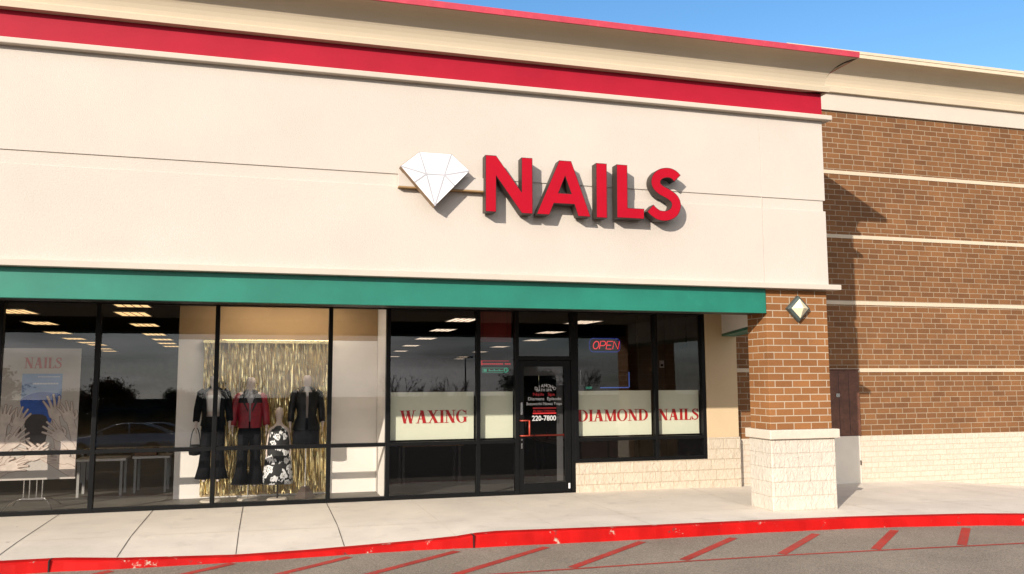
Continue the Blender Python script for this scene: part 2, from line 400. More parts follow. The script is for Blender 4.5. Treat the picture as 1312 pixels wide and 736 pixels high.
M['print_cloth'] = printcloth()

def concretemat(name, base, joint=False):
    return pmat(name, base, .9, var=.10, vscale=1.1, bump=.25, bscale=90, spec=.2, fine=.07, fscale=150, stains=(tuple(c*.72 for c in base), 2.3, .56, .82))
M['walk'] = concretemat('walk', (.675, .61, .52))
def gumspots(m, colr, scale, rad):
    nt = m.node_tree; N = nt.nodes; L = nt.links; b = N['Principled BSDF']; src = b.inputs['Base Color'].links[0].from_socket
    tc = N.new('ShaderNodeTexCoord'); v = N.new('ShaderNodeTexVoronoi'); v.inputs['Scale'].default_value = scale; L.new(tc.outputs['Object'], v.inputs['Vector'])
    sp = N.new('ShaderNodeSeparateColor'); L.new(v.outputs['Color'], sp.inputs[0])
    th = N.new('ShaderNodeMath'); th.operation = 'MULTIPLY'; th.inputs[1].default_value = rad; L.new(sp.outputs[0], th.inputs[0])
    lt = N.new('ShaderNodeMath'); lt.operation = 'LESS_THAN'; L.new(v.outputs['Distance'], lt.inputs[0]); L.new(th.outputs[0], lt.inputs[1])
    k = N.new('ShaderNodeMath'); k.operation = 'MULTIPLY'; k.inputs[1].default_value = .55; L.new(lt.outputs[0], k.inputs[0])
    mx = N.new('ShaderNodeMix'); mx.data_type = 'RGBA'; L.new(k.outputs[0], mx.inputs['Factor']); L.new(src, mx.inputs['A']); mx.inputs['B'].default_value = (*colr, 1)
    L.new(mx.outputs['Result'], b.inputs['Base Color'])
gumspots(M['walk'], (.16, .13, .10), 1.7, .045)
M['walk_joint'] = pmat('walk_joint', (.10, .08, .062), .95, var=.4, vscale=4)
M['walk_joint_light'] = pmat('walk_joint_light', (.60, .53, .44), .95, var=.2, vscale=4)

def asphaltmat():
    m, nt, N, L, b = newmat('asphalt')
    tc = N.new('ShaderNodeTexCoord')
    def noise(s, d, r=.6):
        n = N.new('ShaderNodeTexNoise'); n.inputs['Scale'].default_value = s; n.inputs['Detail'].default_value = d; n.inputs['Roughness'].default_value = r
        L.new(tc.outputs['Object'], n.inputs['Vector']); return n
    a = noise(.8, 6); f = noise(130, 3, .8); g = noise(38, 4, .75)
    r = N.new('ShaderNodeValToRGB'); e = r.color_ramp.elements
    e[0].position = .36; e[0].color = (.12, .10, .078, 1); e[1].position = .66; e[1].color = (.50, .425, .335, 1)
    q = e.new(.5); q.color = (.285, .242, .19, 1)
    L.new(f.outputs['Fac'], r.inputs['Fac'])
    def mul(colsock, fac, lo, hi, f0=.3, f1=.7):
        mr = N.new('ShaderNodeMapRange'); mr.inputs['From Min'].default_value = f0; mr.inputs['From Max'].default_value = f1
        mr.inputs['To Min'].default_value = lo; mr.inputs['To Max'].default_value = hi
        L.new(fac, mr.inputs['Value'])
        vm = N.new('ShaderNodeVectorMath'); vm.operation = 'SCALE'; L.new(colsock, vm.inputs[0]); L.new(mr.outputs[0], vm.inputs['Scale']); return vm.outputs[0]
    c = mul(r.outputs['Color'], a.outputs['Fac'], .8, 1.15); c = mul(c, g.outputs['Fac'], .72, 1.2)
    L.new(c, b.inputs['Base Color']); b.inputs['Roughness'].default_value = .92; b.inputs['Specular IOR Level'].default_value = .25
    bp = N.new('ShaderNodeBump'); bp.inputs['Strength'].default_value = .8; bp.inputs['Distance'].default_value = .006
    L.new(f.outputs['Fac'], bp.inputs['Height']); L.new(bp.outputs['Normal'], b.inputs['Normal'])
    return m
M['asphalt'] = asphaltmat()

def wornpaint(name, base, under, lo, hi, scale, dirt=None):
    m, nt, N, L, b = newmat(name)
    tc = N.new('ShaderNodeTexCoord'); n = N.new('ShaderNodeTexNoise'); n.inputs['Scale'].default_value = scale; n.inputs['Detail'].default_value = 8; n.inputs['Roughness'].default_value = .72
    L.new(tc.outputs['Object'], n.inputs['Vector'])
    mr = N.new('ShaderNodeMapRange'); mr.inputs['From Min'].default_value = lo; mr.inputs['From Max'].default_value = hi; L.new(n.outputs['Fac'], mr.inputs['Value'])
    n2 = N.new('ShaderNodeTexNoise'); n2.inputs['Scale'].default_value = 2.5; n2.inputs['Detail'].default_value = 5; L.new(tc.outputs['Object'], n2.inputs['Vector'])
    r = N.new('ShaderNodeValToRGB'); r.color_ramp.elements[0].position = .35; r.color_ramp.elements[1].position = .7
    r.color_ramp.elements[0].color = (*[c*.82 for c in base], 1); r.color_ramp.elements[1].color = (*[min(1, c*1.12) for c in base], 1)
    L.new(n2.outputs['Fac'], r.inputs['Fac'])
    # second colour of the bare spots: pale concrete or dark grime
    n3 = N.new('ShaderNodeTexNoise'); n3.inputs['Scale'].default_value = 3.3; L.new(tc.outputs['Object'], n3.inputs['Vector'])
    ur = N.new('ShaderNodeValToRGB'); ur.color_ramp.elements[0].position = .48; ur.color_ramp.elements[1].position = .54
    ur.color_ramp.elements[0].color = (*under, 1); ur.color_ramp.elements[1].color = (*(dirt or under), 1); L.new(n3.outputs['Fac'], ur.inputs['Fac'])
    mx = N.new('ShaderNodeMix'); mx.data_type = 'RGBA'; L.new(mr.outputs['Result'], mx.inputs['Factor']); L.new(r.outputs['Color'], mx.inputs['A']); L.new(ur.outputs['Color'], mx.inputs['B'])
    L.new(mx.outputs['Result'], b.inputs['Base Color']); b.inputs['Roughness'].default_value = .65; b.inputs['Specular IOR Level'].default_value = .12
    bp = N.new('ShaderNodeBump'); bp.inputs['Strength'].default_value = .3; bp.inputs['Distance'].default_value = .006
    L.new(n.outputs['Fac'], bp.inputs['Height']); L.new(bp.outputs['Normal'], b.inputs['Normal'])
    return m
M['kerb_red'] = wornpaint('kerb_red', (.44, .006, .005), (.45, .36, .28), .605, .655, 5.5, dirt=(.10, .035, .03))
M['stripe_red'] = wornpaint('stripe_red', (.45, .050, .038), (.15, .132, .115), .50, .70, 26)
M['earth'] = pmat('earth', (.10, .09, .05), .95, var=.3, vscale=.05)
M['bark'] = pmat('bark', (.045, .032, .022), .95, var=.3)
M['leaf_green'] = pmat('leaf_green', (.045, .065, .020), .7, var=.4, vscale=1)
M['leaf_autumn'] = pmat('leaf_autumn', (.16, .062, .018), .7, var=.4, vscale=1)
M['car_dark'] = pmat('car_dark', (.66, .72, .78), .2, .2, var=.03, coat=.8)
M['car_grey'] = pmat('car_grey', (.60, .66, .70), .22, .2, var=.03, coat=.8)
M['car_glass'] = pmat('car_glass', (.012, .014, .016), .08, var=.02)
M['rubber'] = pmat('rubber', (.012, .012, .012), .85)
M['tail_lamp'] = pmat('tail_lamp', (.30, .01, .01), .2)
M['far_wall'] = pmat('far_wall', (.11, .09, .07), .9, var=.15)
M['far_roof'] = pmat('far_roof', (.05, .045, .04), .9)
M['pole_grey'] = pmat('pole_grey', (.10, .10, .10), .5, .5)

# ------------------------------------------------------------------ camera, light, sky
cam = bpy.data.cameras.new('camera'); co = bpy.data.objects.new('camera', cam); col.objects.link(co); scene.camera = co
r0 = Vector((.96080177, -.27722062, -.00294637)); d0 = Vector((.0264988, .10240917, -.99438935)); f0 = Vector((.27596697, .95533297, .10574093))
mw = Matrix((r0, -d0, -f0)).transposed().to_4x4(); mw.translation = (0, 0, 2.0); co.matrix_world = mw
cam.sensor_width = 36; cam.lens = 36*1090.139/1312; cam.clip_start = .1; cam.clip_end = 3000

SD = Vector((.95, 1.0, -.545)).normalized()       # direction sunlight travels
sun = bpy.data.lights.new('sun', 'SUN'); sun.energy = 4.0; sun.angle = R(.5); sun.color = (1.0, .90, .78)
so = bpy.data.objects.new('sun', sun); col.objects.link(so); so.rotation_mode = 'QUATERNION'; so.rotation_quaternion = SD.to_track_quat('-Z', 'Y'); so.location = (-20, -20, 20)
w = bpy.data.worlds.new('World'); scene.world = w; w.use_nodes = True
N = w.node_tree.nodes; L = w.node_tree.links; bg = N['Background']
sky = N.new('ShaderNodeTexSky'); sky.sky_type = 'NISHITA'; sky.sun_disc = False
S = -SD
sky.sun_elevation = math.asin(S.z); sky.sun_rotation = math.atan2(S.x, S.y); sky.altitude = 100; sky.air_density = 1.0; sky.dust_density = .3; sky.ozone_density = 1.7
# broken stratus low in the sky over the lot (behind the camera)
tc = N.new('ShaderNodeTexCoord'); mp = N.new('ShaderNodeMapping'); mp.inputs['Scale'].default_value = (1.2, 1.2, 7.5); L.new(tc.outputs['Generated'], mp.inputs['Vector'])
cn = N.new('ShaderNodeTexNoise'); cn.inputs['Scale'].default_value = 2.2; cn.inputs['Detail'].default_value = 7; cn.inputs['Roughness'].default_value = .55; L.new(mp.outputs['Vector'], cn.inputs['Vector'])
cr = N.new('ShaderNodeMapRange'); cr.inputs['From Min'].default_value = .36; cr.inputs['From Max'].default_value = .62; cr.inputs['To Min'].default_value = .6; cr.inputs['To Max'].default_value = .95; L.new(cn.outputs['Fac'], cr.inputs['Value'])
sx = N.new('ShaderNodeSeparateXYZ'); L.new(tc.outputs['Generated'], sx.inputs[0])
ym = N.new('ShaderNodeMapRange'); ym.inputs['From Min'].default_value = .1; ym.inputs['From Max'].default_value = -.5; L.new(sx.outputs['Y'], ym.inputs['Value'])
mm = N.new('ShaderNodeMath'); mm.operation = 'MULTIPLY'; L.new(cr.outputs[0], mm.inputs[0]); L.new(ym.outputs[0], mm.inputs[1])
mxs = N.new('ShaderNodeMix'); mxs.data_type = 'RGBA'; L.new(mm.outputs[0], mxs.inputs['Factor']); hs = N.new('ShaderNodeHueSaturation'); hs.inputs['Saturation'].default_value = 1.25; L.new(sky.outputs['Color'], hs.inputs['Color']); L.new(hs.outputs['Color'], mxs.inputs['A']); dt = N.new('ShaderNodeVectorMath'); dt.operation = 'DOT_PRODUCT'; L.new(tc.outputs['Generated'], dt.inputs[0]); dt.inputs[1].default_value = tuple(S)
dm_ = N.new('ShaderNodeMapRange'); dm_.inputs['From Min'].default_value = .35; dm_.inputs['From Max'].default_value = .85; dm_.inputs['To Min'].default_value = 3.2; dm_.inputs['To Max'].default_value = 9.5; L.new(dt.outputs['Value'], dm_.inputs['Value'])
cs = N.new('ShaderNodeVectorMath'); cs.operation = 'SCALE'; cs.inputs[0].default_value = (1, .95, .95); L.new(dm_.outputs[0], cs.inputs['Scale']); 
cn2 = N.new('ShaderNodeTexNoise'); cn2.inputs['Scale'].default_value = 3.1; cn2.inputs['Detail'].default_value = 8; cn2.inputs['Roughness'].default_value = .6; L.new(mp.outputs['Vector'], cn2.inputs['Vector'])
k2 = N.new('ShaderNodeMapRange'); k2.inputs['From Min'].default_value = .32; k2.inputs['From Max'].default_value = .66; k2.inputs['To Min'].default_value = .38; k2.inputs['To Max'].default_value = 1.5; L.new(cn2.outputs['Fac'], k2.inputs['Value'])
cs2 = N.new('ShaderNodeVectorMath'); cs2.operation = 'SCALE'; L.new(cs.outputs[0], cs2.inputs[0]); L.new(k2.outputs[0], cs2.inputs['Scale']); L.new(cs2.outputs[0], mxs.inputs['B'])
L.new(mxs.outputs['Result'], bg.inputs['Color']); bg.inputs['Strength'].default_value = .135
vs = scene.view_settings; vs.view_transform = 'Standard'; vs.look = 'None'; vs.exposure = .58; vs.gamma = 1; vs.use_curve_mapping = False
scene.cycles.max_bounces = 8; scene.cycles.transparent_max_bounces = 12; scene.cycles.use_denoising = True; scene.cycles.caustics_reflective = False
scene.cycles.sample_clamp_indirect = 6

# ------------------------------------------------------------------ ground, kerb, pavement
YF, YG, YB = 11.38, 14.30, 14.40
bx('ground', M['earth'], None, -700, 700, -700, 700, -1.2, -.62, kind='structure')
KP = [(-14, 10.95, -.01), (-4, 10.85, -.01), (-2.75, 10.83, -.020), (-2.15, 10.86, -.028), (-1.56, 10.80, -.055), (-.29, 10.79, -.092), (.6, 10.82, -.088), (1.07, 10.85, -.080),
      (1.83, 10.86, -.058), (2.45, 10.82, -.02), (2.62, 10.79, .008), (2.95, 10.80, .018), (4, 10.735, .012), (5.1, 10.68, .006), (6.6, 10.67, -.004), (8.0, 10.58, -.008), (8.82, 10.48, -.01), (10, 10.25, -.004),
      (10.6, 10.05, -.002), (11.4, 9.7, 0), (12.4, 9.1, 0), (13.6, 8.2, 0), (15.5, 6.6, 0), (19, 3.8, 0), (24, 0, 0)]
def kerb_at(x):
    for a, b_ in zip(KP, KP[1:]):
        if a[0] <= x <= b_[0]:
            t = (x-a[0])/(b_[0]-a[0]); return a[1]+(b_[1]-a[1])*t, a[2]+(b_[2]-a[2])*t
    return KP[-1][1:]
M['asphalt_dark'] = pmat('asphalt_dark', (.020, .0195, .019), .9, var=.25, vscale=.6, bump=.4, bscale=90, spec=.2, fine=.3, fscale=120)  # lot out of view, coloured near black to darken its reflection in the panes
YL = 7.2
bx('parking_lot', M['asphalt_dark'], None, -110, 110, -120, YL, -.6, -.15, kind='structure')
mb = MB(); xs_ = [-14+.25*i for i in range(121)]; rr_ = []
for x in xs_:
    yk = kerb_at(x)[0]+.04; yn = min(YL+.001, yk-.4); rr_.append([(x, yn, -.15), (x, yk, -.15)])
mb.add([p for r in rr_ for p in r], [(2*i, 2*i+2, 2*i+3, 2*i+1) for i in range(len(rr_)-1)]); mb.build('road', M['asphalt'], kind='structure')
def lerp(a, b_, t): return a+(b_-a)*max(0, min(1, t))
def walk_z(x, y):
    ky, kz = kerb_at(x)
    back = 0.0
    if x > 7.5: back = lerp(0, -.062, (x-7.5)/2.5)
    if x > 12.6: back = lerp(-.062, -.30, (x-12.6)/2.9)
    t = (y-ky-.15)/max(.5, (14.2-ky-.15))
    flat = lerp(kz, 0, t*3) if x < 7.5 else lerp(kz, back, t*1.05)
    return flat
# kerb: swept profile with joints every ~3 m
mb = MB(); rings = []
xs = []; x = -14.0
while x < 20: xs.append(x); x += .12
prev = None
for i, x in enumerate(xs):
    y, z = kerb_at(x); y2, _ = kerb_at(min(x+.1, 23.9)); t = Vector((.1, y2-y, 0)).normalized(); nrm = Vector((t.y, -t.x, 0))
    p = Vector((x, y, 0))
    jit = .004*math.sin(x*9.1)+.003*math.sin(x*23.7)
    prof = [(.012+jit, -.30), (.012+jit, -.15), (-.004+jit, z-.022), (-.018, z-.004), (-.035, z), (-.15, z+.003), (-.15, -.3)]
    rings.append([tuple(p+nrm*a+Vector((0, 0, zz))) for a, zz in prof])
mb.rings(rings, cap=True)
kerb = mb.build('kerb', M['kerb_red'], kind='structure')
bv = kerb.modifiers.new('b', 'BEVEL'); bv.width = .006; bv.limit_method = 'ANGLE'; bv.angle_limit = R(50)
mb = MB()
for xj in (-5.4, -2.27, 2.60):
    y, z = kerb_at(xj); mb.box(xj-.007, xj+.007, y-.017, y+.14, -.149, z+.0045)
mb.build('kerb_joint', M['trim_dark'], kind='structure')
# pavement sheet
mb = MB(); gx = [-14+.2*i for i in range(171)]; NR = 12; rows = []
for x in gx:
    ky, kz = kerb_at(x); ya = ky+.148
    far = 14.25 if x < 8.5 else 14.45
    rows.append([(x, ya+(far-ya)*j/NR, walk_z(x, ya+(far-ya)*j/NR)) for j in range(NR+1)])
vsl = [p for r in rows for p in r]; fs = [(i*(NR+1)+j, (i+1)*(NR+1)+j, (i+1)*(NR+1)+j+1, i*(NR+1)+j+1) for i in range(len(rows)-1) for j in range(NR)]
mb.smooth = True; mb.add(vsl, fs); mb.build('sidewalk', M['walk'], kind='structure')
mb = MB()
def joint(p, q, w_, mi, n=14):
    mb.mi = mi
    p, q = Vector(p), Vector(q); d = (q-p).normalized(); nn = Vector((-d.y, d.x))*w_/2
    vs_ = []
    for i in range(n+1):
        c = p+(q-p)*i/n
        for s in (-1, 1):
            e = c+nn*s; vs_.append((e.x, e.y, walk_z(e.x, e.y)+.0035))
    mb.add(vs_, [(2*i, 2*i+2, 2*i+3, 2*i+1) for i in range(n)])
for xj, l in ((-5.7, 0), (-4.25, 0), (-2.88, 0), (-1.59, 0), (-.28, 0), (1.0, 0), (2.36, 1), (3.75, 1), (5.05, 1), (7.36, 1), (8.9, 1), (10.6, 1), (12.2, 1), (13.6, 1)):
    yy = 14.24 if xj < 8.5 else 14.38
    ya = kerb_at(xj)[0]+.16
    if xj == 7.36: joint((7.45, yy), (7.26, 11.9), .014, l)
    else: joint((xj, yy), (xj+(.05 if l else 0), ya), .010, l)
joint((-12, 12.35), (3.0, 11.92), .010, 1, 60); joint((3.0, 11.92), (7.3, 11.75), .010, 1, 30); joint((8.5, 11.75), (15, 11.2), .010, 1, 30)
mb.build('pavement_joint', [M['walk_joint'], M['walk_joint_light']], kind='structure')
gumspots(M['asphalt'], (.06, .055, .05), 2.3, .05)
# fire-lane markings
mb = MB(); ZM = -.1455
def strip(a, b_, w_):
    a, b_ = Vector(a), Vector(b_); d = (b_-a).normalized(); n_ = Vector((-d.y, d.x))*w_/2
    mb.add([(*(a+n_), ZM), (*(a-n_), ZM), (*(b_-n_), ZM), (*(b_+n_), ZM)], [(3, 2, 1, 0)])
LP = [(-3.5, 9.45), (2.53, 9.30), (4.6, 9.285), (6.05, 9.25), (7.32, 9.165), (8.55, 9.07), (9.5, 9.0), (12, 8.3)]
for a, b_ in [((9.636, 10.12), (8.62, 9.14)), ((8.547, 10.27), (7.38, 9.23)), ((7.323, 10.35), (6.1, 9.32)), ((6.094, 10.42), (4.8, 9.36)), ((4.812, 10.53), (3.4, 9.36)), ((3.497, 10.56), (2.05, 9.40)),
              ((2.353, 10.64), (.8, 9.42)), ((1.036, 10.68), (-.45, 9.44)), ((-.3, 10.72), (-1.75, 9.47)), ((-1.6, 10.7), (-3.0, 9.48))]:
    strip(a, b_, .115)
for a, b_ in zip(LP, LP[1:]): strip((a[0], a[1]), (b_[0], b_[1]), .05)
mb.build('road_marking', M['stripe_red'], kind='structure')

# ------------------------------------------------------------------ shop building
shop = empty('store_building', (2.0, 14.3, 0), 'cream stucco storefront with red stripe, green beam and black framed windows', 'store')
XL, XR = -11.0, 8.46
# stucco upper wall, split by a vertical joint at X = 7.32 and a sunken strip
mb = MB()
for x0, x1 in ((XL, 7.317), (7.323, XR)):
    mb.box(x0, x1, YF, 11.62, 4.772, 6.10)
    mb.box(x0, x1, YF-.004, 11.62, 3.42, 4.60)
    mb.box(x0, x1-(.03 if x1 == XR else 0), YF+.016, 11.62, 4.60, 4.772)
mb.box(7.317, 7.323, YF+.0015, 11.6, 3.43, 6.06)
mb.box(XL, XR-.03, 11.42, 11.60, 3.45, 6.6)
mb.build('upper_wall', M['stucco'], shop, bevel=.006)
mb = MB(); mb.box(XL, XR+.16, YF-.10, 11.5, 3.345, 3.425); mb.build('drip_edge', M['stucco_trim'], shop, bevel=.006)
mb = MB(); mb.box(XL, XR+.13, YF-.10, 11.6, 6.068, 6.146)
mb.build('belt_moulding', M['stucco_trim'], shop, bevel=.012)
mb = MB(); mb.box(XL, XR+.015, YF+.01, 11.65, 6.146, 6.56); mb.build('red_band', M['red_paint'], shop)
def sweep(prof, xl, xr, yf, yback, mitre_right=True, mitre_left=False):
    mbb = MB(); rings = []
    pts = [(p, z) for p, z in prof]
    stations = []
    if mitre_left: stations.append(lambda p, z: (xl-p, yback, z))
    stations.append(lambda p, z: (xl-(p if mitre_left else 0), yf-p, z))
    stations.append(lambda p, z: (xr+(p if mitre_right else 0), yf-p, z))
    if mitre_right: stations.append(lambda p, z: (xr+p, yback, z))
    rings = [[s(p, z) for p, z in pts] for s in stations]
    mbb.rings(rings, cap=True); return mbb
cove = [(-.35, 6.525), (.10, 6.525), (.10, 6.60), (.055, 6.625)]+[(.05+.36*(1-math.cos(R(a))), 6.64+.37*math.sin(R(a))) for a in range(0, 91, 9)]+[(-.35, 7.01)]
cn_ = sweep(cove, XL, XR, YF, YF+.01); cornice = cn_.build('cornice', M['cove'], shop)
mb = MB(); mb.rings([[(XR+p-.002, y, z) for p, z in cove] for y in (YF+.0105, 14.3)]); 
mb.build('cornice_return', M['cove'], cornice)
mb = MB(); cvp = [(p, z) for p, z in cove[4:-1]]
mb.rings([[(XR+p+.001, YF-p+k, z-.001) for p, z in cvp[2:]]+[(XR+p+.006, YF-p+k+.006, z-.006) for p, z in cvp[2:]][::-1] for k in (.012, .16)]); mb.build('corner_shade', M['trim_dark'], cornice)  # dark strip standing in for the shade under the cornice corner
for p in cornice.data.polygons: p.use_smooth = False
cop = sweep([(-.4, 7.012), (.43, 7.012), (.435, 7.10), (.40, 7.112), (-.4, 7.13)], XL, XR, YF, 14.3); cop.build('coping', M['coping_red'], cornice)
# body of the parapet and roof, right-hand side wall
mb = MB(); mb.box(XR-.26, XR-.03, 11.62, 14.38, 3.30, 6.60); mb.build('side_wall', M['stucco'], shop)
mb = MB(); mb.box(XL, XR-.02, 11.62, 14.3, 6.60, 6.9); mb.box(XL, 8.46, 14.42, 62.4, 3.55, 3.9); mb.box(XL, 8.2, 14.30, 14.5, 3.3, 6.8); mb.build('roof', M['soffit'], shop)
mb = MB(); mb.box(XL, 8.40, 11.92, 14.24, 3.215, 3.30); mb.build('soffit', M['soffit'], shop)
mb = MB(); mb.box(XL, 7.345, 11.405, 11.50, 2.968, 3.343); mb.box(XL, 7.345, 11.397, 11.405, 2.968, 2.985); lb = mb.build('lintel_beam', M['green'], shop, bevel=.006)
bx('darkened_beam_back', M['black_metal'], shop, XL, 7.345, 11.502, 11.91, 2.975, 3.343)  # back of the beam coloured black so its reflection stays dark
# low return beam between the wall and the pillar
mb = MB(); A0, A1, B0, B1 = (8.20, 14.235), (7.38, 11.98), (8.49, 14.235), (7.72, 11.98)
for (z0, z1, mi) in ((2.755, 2.80, 1), (2.80, 3.214, 0)):
    mb.mi = mi; mb.add([(*A0, z0), (*A1, z0), (*B1, z0), (*B0, z0), (*A0, z1), (*A1, z1), (*B1, z1), (*B0, z1)], [(0, 3, 2, 1), (4, 5, 6, 7), (0, 1, 5, 4), (1, 2, 6, 5), (2, 3, 7, 6), (3, 0, 4, 7)])
mb.build('return_beam', [M['white_paint'], M['green_dark']], shop)
# pillar
mb = MB(); mb.box(7.36, 8.445, 11.425, 11.97, 1.20, 3.345); pil = mb.build('pillar', M['brick_pillar'], shop, bevel=.006)
mb = MB(); mb.box(7.335, 8.455, 11.375, 11.985, -.02, 1.062); mb.build('plinth', M['stone_plinth'], pil, bevel=.012)
mb = MB(); mb.box(7.29, 8.515, 11.325, 12.03, 1.062, 1.20); mb.build('cap_stone', M['stone_cap'], pil, bevel=.012)
# wall to the right of the windows and under the short windows
mb = MB(); mb.box(7.848, 8.50, 14.235, 14.42, .892, 3.30); mb.build('stucco_wall', M['stucco_tan'], shop, bevel=.004)
mb = MB(); mb.box(5.268, 7.846, 14.215, 14.42, -.1, .505); mb.box(7.846, 8.515, 14.215, 14.42, -.1, .892); mb.build('stone_base', M['stone'], shop, bevel=.008)
# windows
XS = [-9.0, -7.25, -5.52, -3.80, -2.472, -.745, 1.02, 1.97, 3.515, 4.205]
def pane(name, x0, x1, z0, z1, parent, yc=14.306, tilt=1.3, mat='glass', th=.006):
    """a pane set in its gasket with the slight inward lean these have"""
    t = R(tilt); c = Vector(((x0+x1)/2, yc, (z0+z1)/2)); u = Vector(((x1-x0)/2, 0, 0)); hz = (z1-z0)/2
    v = Vector((0, math.sin(t), math.cos(t)))
    a, b_ = c-u-v*hz, c+u-v*hz
    return MB().add([a, b_, b_+v*2*hz, a+v*2*hz], [(0, 1, 2, 3)]).build(name, M[mat], parent)
FW = .034
def window(x0, x1, sill, mid, head, left=True, right=False):
    mb = MB(); xl = x0+FW; xr = x1-FW
    if left: mb.box(x0-FW, xl, 14.245, 14.365, sill-.005 if sill > .2 else 0, head+.07)
    if right: mb.box(xr, x1+FW, 14.245, 14.365, sill-.005 if sill > .2 else 0, head+.07)
    mb.box(xl, xr, 14.25, 14.36, sill, sill+.065); mb.box(xl, xr, 14.25, 14.36, mid-.03, mid+.03); mb.box(xl, xr, 14.25, 14.36, head, head+.07)
    wo = mb.build('window', M['black_metal'], shop, bevel=.004)
    pane('pane', xl, xr, sill+.065, mid-.03, wo); pane('pane', xl, xr, mid+.03, head, wo)
    return wo
for i in range(len(XS)-1):
    window(XS[i], XS[i+1], .0, .905, 3.145)
window(5.302, 6.85, .505, .905, 3.145)
window(6.85, 7.812, .505, .905, 3.145, right=True)
# door with transom
mb = MB()
mb.box(4.205-FW, 4.205+FW, 14.245, 14.365, 0, 3.215); mb.box(5.235-FW, 5.235+FW, 14.245, 14.365, 0, 3.215)
mb.box(4.205+FW, 5.235-FW, 14.25, 14.36, 2.30, 2.372); mb.box(4.205+FW, 5.235-FW, 14.25, 14.36, 3.145, 3.215); mb.box(4.205+FW, 5.235-FW, 14.25, 14.37, 0, .014)
dw = mb.build('transom_window', M['black_metal'], shop, bevel=.004)
pane('pane', 4.205+FW, 5.235-FW, 2.372, 3.145, dw)
DX0, DX1 = 4.244, 5.196
mb = MB(); mb.box(DX0, DX0+.085, 14.262, 14.318, .018, 2.294); mb.box(DX1-.115, DX1, 14.262, 14.318, .018, 2.294); mb.box(DX0+.085, DX1-.115, 14.262, 14.318, 2.19, 2.294); mb.box(DX0+.085, DX1-.115, 14.262, 14.318, .018, .185)
door = mb.build('door', M['black_metal'], shop, bevel=.004)
pane('pane', DX0+.085, DX1-.115, .185, 2.19, door, yc=14.29, tilt=.9, mat='glass_door')
mb = MB()
for k in ((DX0+.015, 1.258), (DX0+.015, 1.0)): mb.tube([(k[0], 14.262, k[1]), (k[0], 14.215, k[1]), (4.41, 14.205, k[1])], .011)
mb.tube([(4.41, 14.205, 1.262), (4.41, 14.205, .995)], .015); mb.build('pull_handle', M['orange'], door, smooth=True)
mb = MB(); mb.tube([(DX0+.06, 14.352, .99), (DX1-.07, 14.352, .99)], .016); mb.box(DX0+.05, DX0+.10, 14.32, 14.36, .96, 1.02); mb.box(DX1-.11, DX1-.06, 14.32, 14.36, .96, 1.02); mb.build('push_bar', M['orange'], door)
mb = MB(); mb.box(4.268, 4.306, 14.254, 14.262, 1.36, 1.57); mb.build('pull_plate', M['chrome'], door, bevel=.003)
MB().tube([(4.287, 14.262, .93), (4.287, 14.250, .93)], .014, 12).build('lock', M['chrome'], door); bx('lock_plate', M['chrome'], door, 4.276, 4.298, 14.256, 14.2615, .78, .87); bx('sticker', M['white_vinyl'], door, 5.135, 5.165, 14.256, 14.2615, .075, .165)
mb = MB(); mb.box(DX0+.09, DX1-.12, 14.36, 14.366, 2.03, 2.185); mb.box(DX1-.235, DX1-.12, 14.36, 14.366, .2, 2.03); mb.build('inner_strip', pmat('inner_strip', (.22, .215, .21), .7, var=.15), door)  # pale grey L behind the top and right of the pane
YT = 14.262
mb = MB(); mb.mi = 0
for i, ch in enumerate('DIAMOND'):
    t = i/6; text_mb(ch, 4.555+.34*t, 1.800-.05*(2*t-1)**2+.03, YT+.004, .058, mb=mb, bold=.012)
text_mb('BATH SPA', 4.70, 1.757, YT+.003, .048, mb=mb, width=.29, bold=.012)
text_mb('Diamens  Episode', 4.71, 1.603, YT+.0, .056, mb=mb, width=.61, bold=.012)
text_mb('Beauworini Nawes Tvaps', 4.70, 1.520, YT, .052, mb=mb, width=.65, bold=.012)
text_mb('220-7800', 4.695, 1.252, YT-.001, .088, mb=mb, width=.44, bold=.02)
mb.mi = 1
text_mb('Nails', 4.595, 1.682, YT, .052, mb=mb, width=.20, bold=.012); text_mb('Spa', 4.83, 1.682, YT, .052, mb=mb, width=.13, bold=.012)
for z0, z1 in ((1.455, 1.478), (1.365, 1.388)):
    mb.box(4.49, 4.92, YT, YT+.001, z0, z1)
text_mb('By Appt. Welcome', 4.70, 1.405, YT, .035, mb=mb, width=.40, bold=.012)
mb.build('lettering', [pmat('door_vinyl', (.52, .52, .52), .6, var=.02), M['letter_red']], door)

# interior shell
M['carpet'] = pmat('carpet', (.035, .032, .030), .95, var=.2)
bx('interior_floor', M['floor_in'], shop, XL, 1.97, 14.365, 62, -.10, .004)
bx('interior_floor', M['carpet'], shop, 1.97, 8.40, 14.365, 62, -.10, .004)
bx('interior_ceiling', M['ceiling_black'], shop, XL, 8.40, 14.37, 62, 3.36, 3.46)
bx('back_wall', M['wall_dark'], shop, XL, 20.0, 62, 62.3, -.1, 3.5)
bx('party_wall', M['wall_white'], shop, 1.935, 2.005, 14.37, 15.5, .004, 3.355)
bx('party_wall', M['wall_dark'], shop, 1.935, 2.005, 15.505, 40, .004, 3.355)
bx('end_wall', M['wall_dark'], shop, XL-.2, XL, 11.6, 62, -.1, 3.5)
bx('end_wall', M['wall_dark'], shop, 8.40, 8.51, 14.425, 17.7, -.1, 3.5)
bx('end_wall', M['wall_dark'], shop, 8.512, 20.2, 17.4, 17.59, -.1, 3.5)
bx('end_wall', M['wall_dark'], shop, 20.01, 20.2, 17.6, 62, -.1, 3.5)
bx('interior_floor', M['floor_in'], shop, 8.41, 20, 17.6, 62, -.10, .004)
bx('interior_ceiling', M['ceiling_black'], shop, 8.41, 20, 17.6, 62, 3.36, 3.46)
bx('partition_wall', M['wall_dark'], shop, 7.75, 8.39, 17.0, 17.08, .004, 3.355)
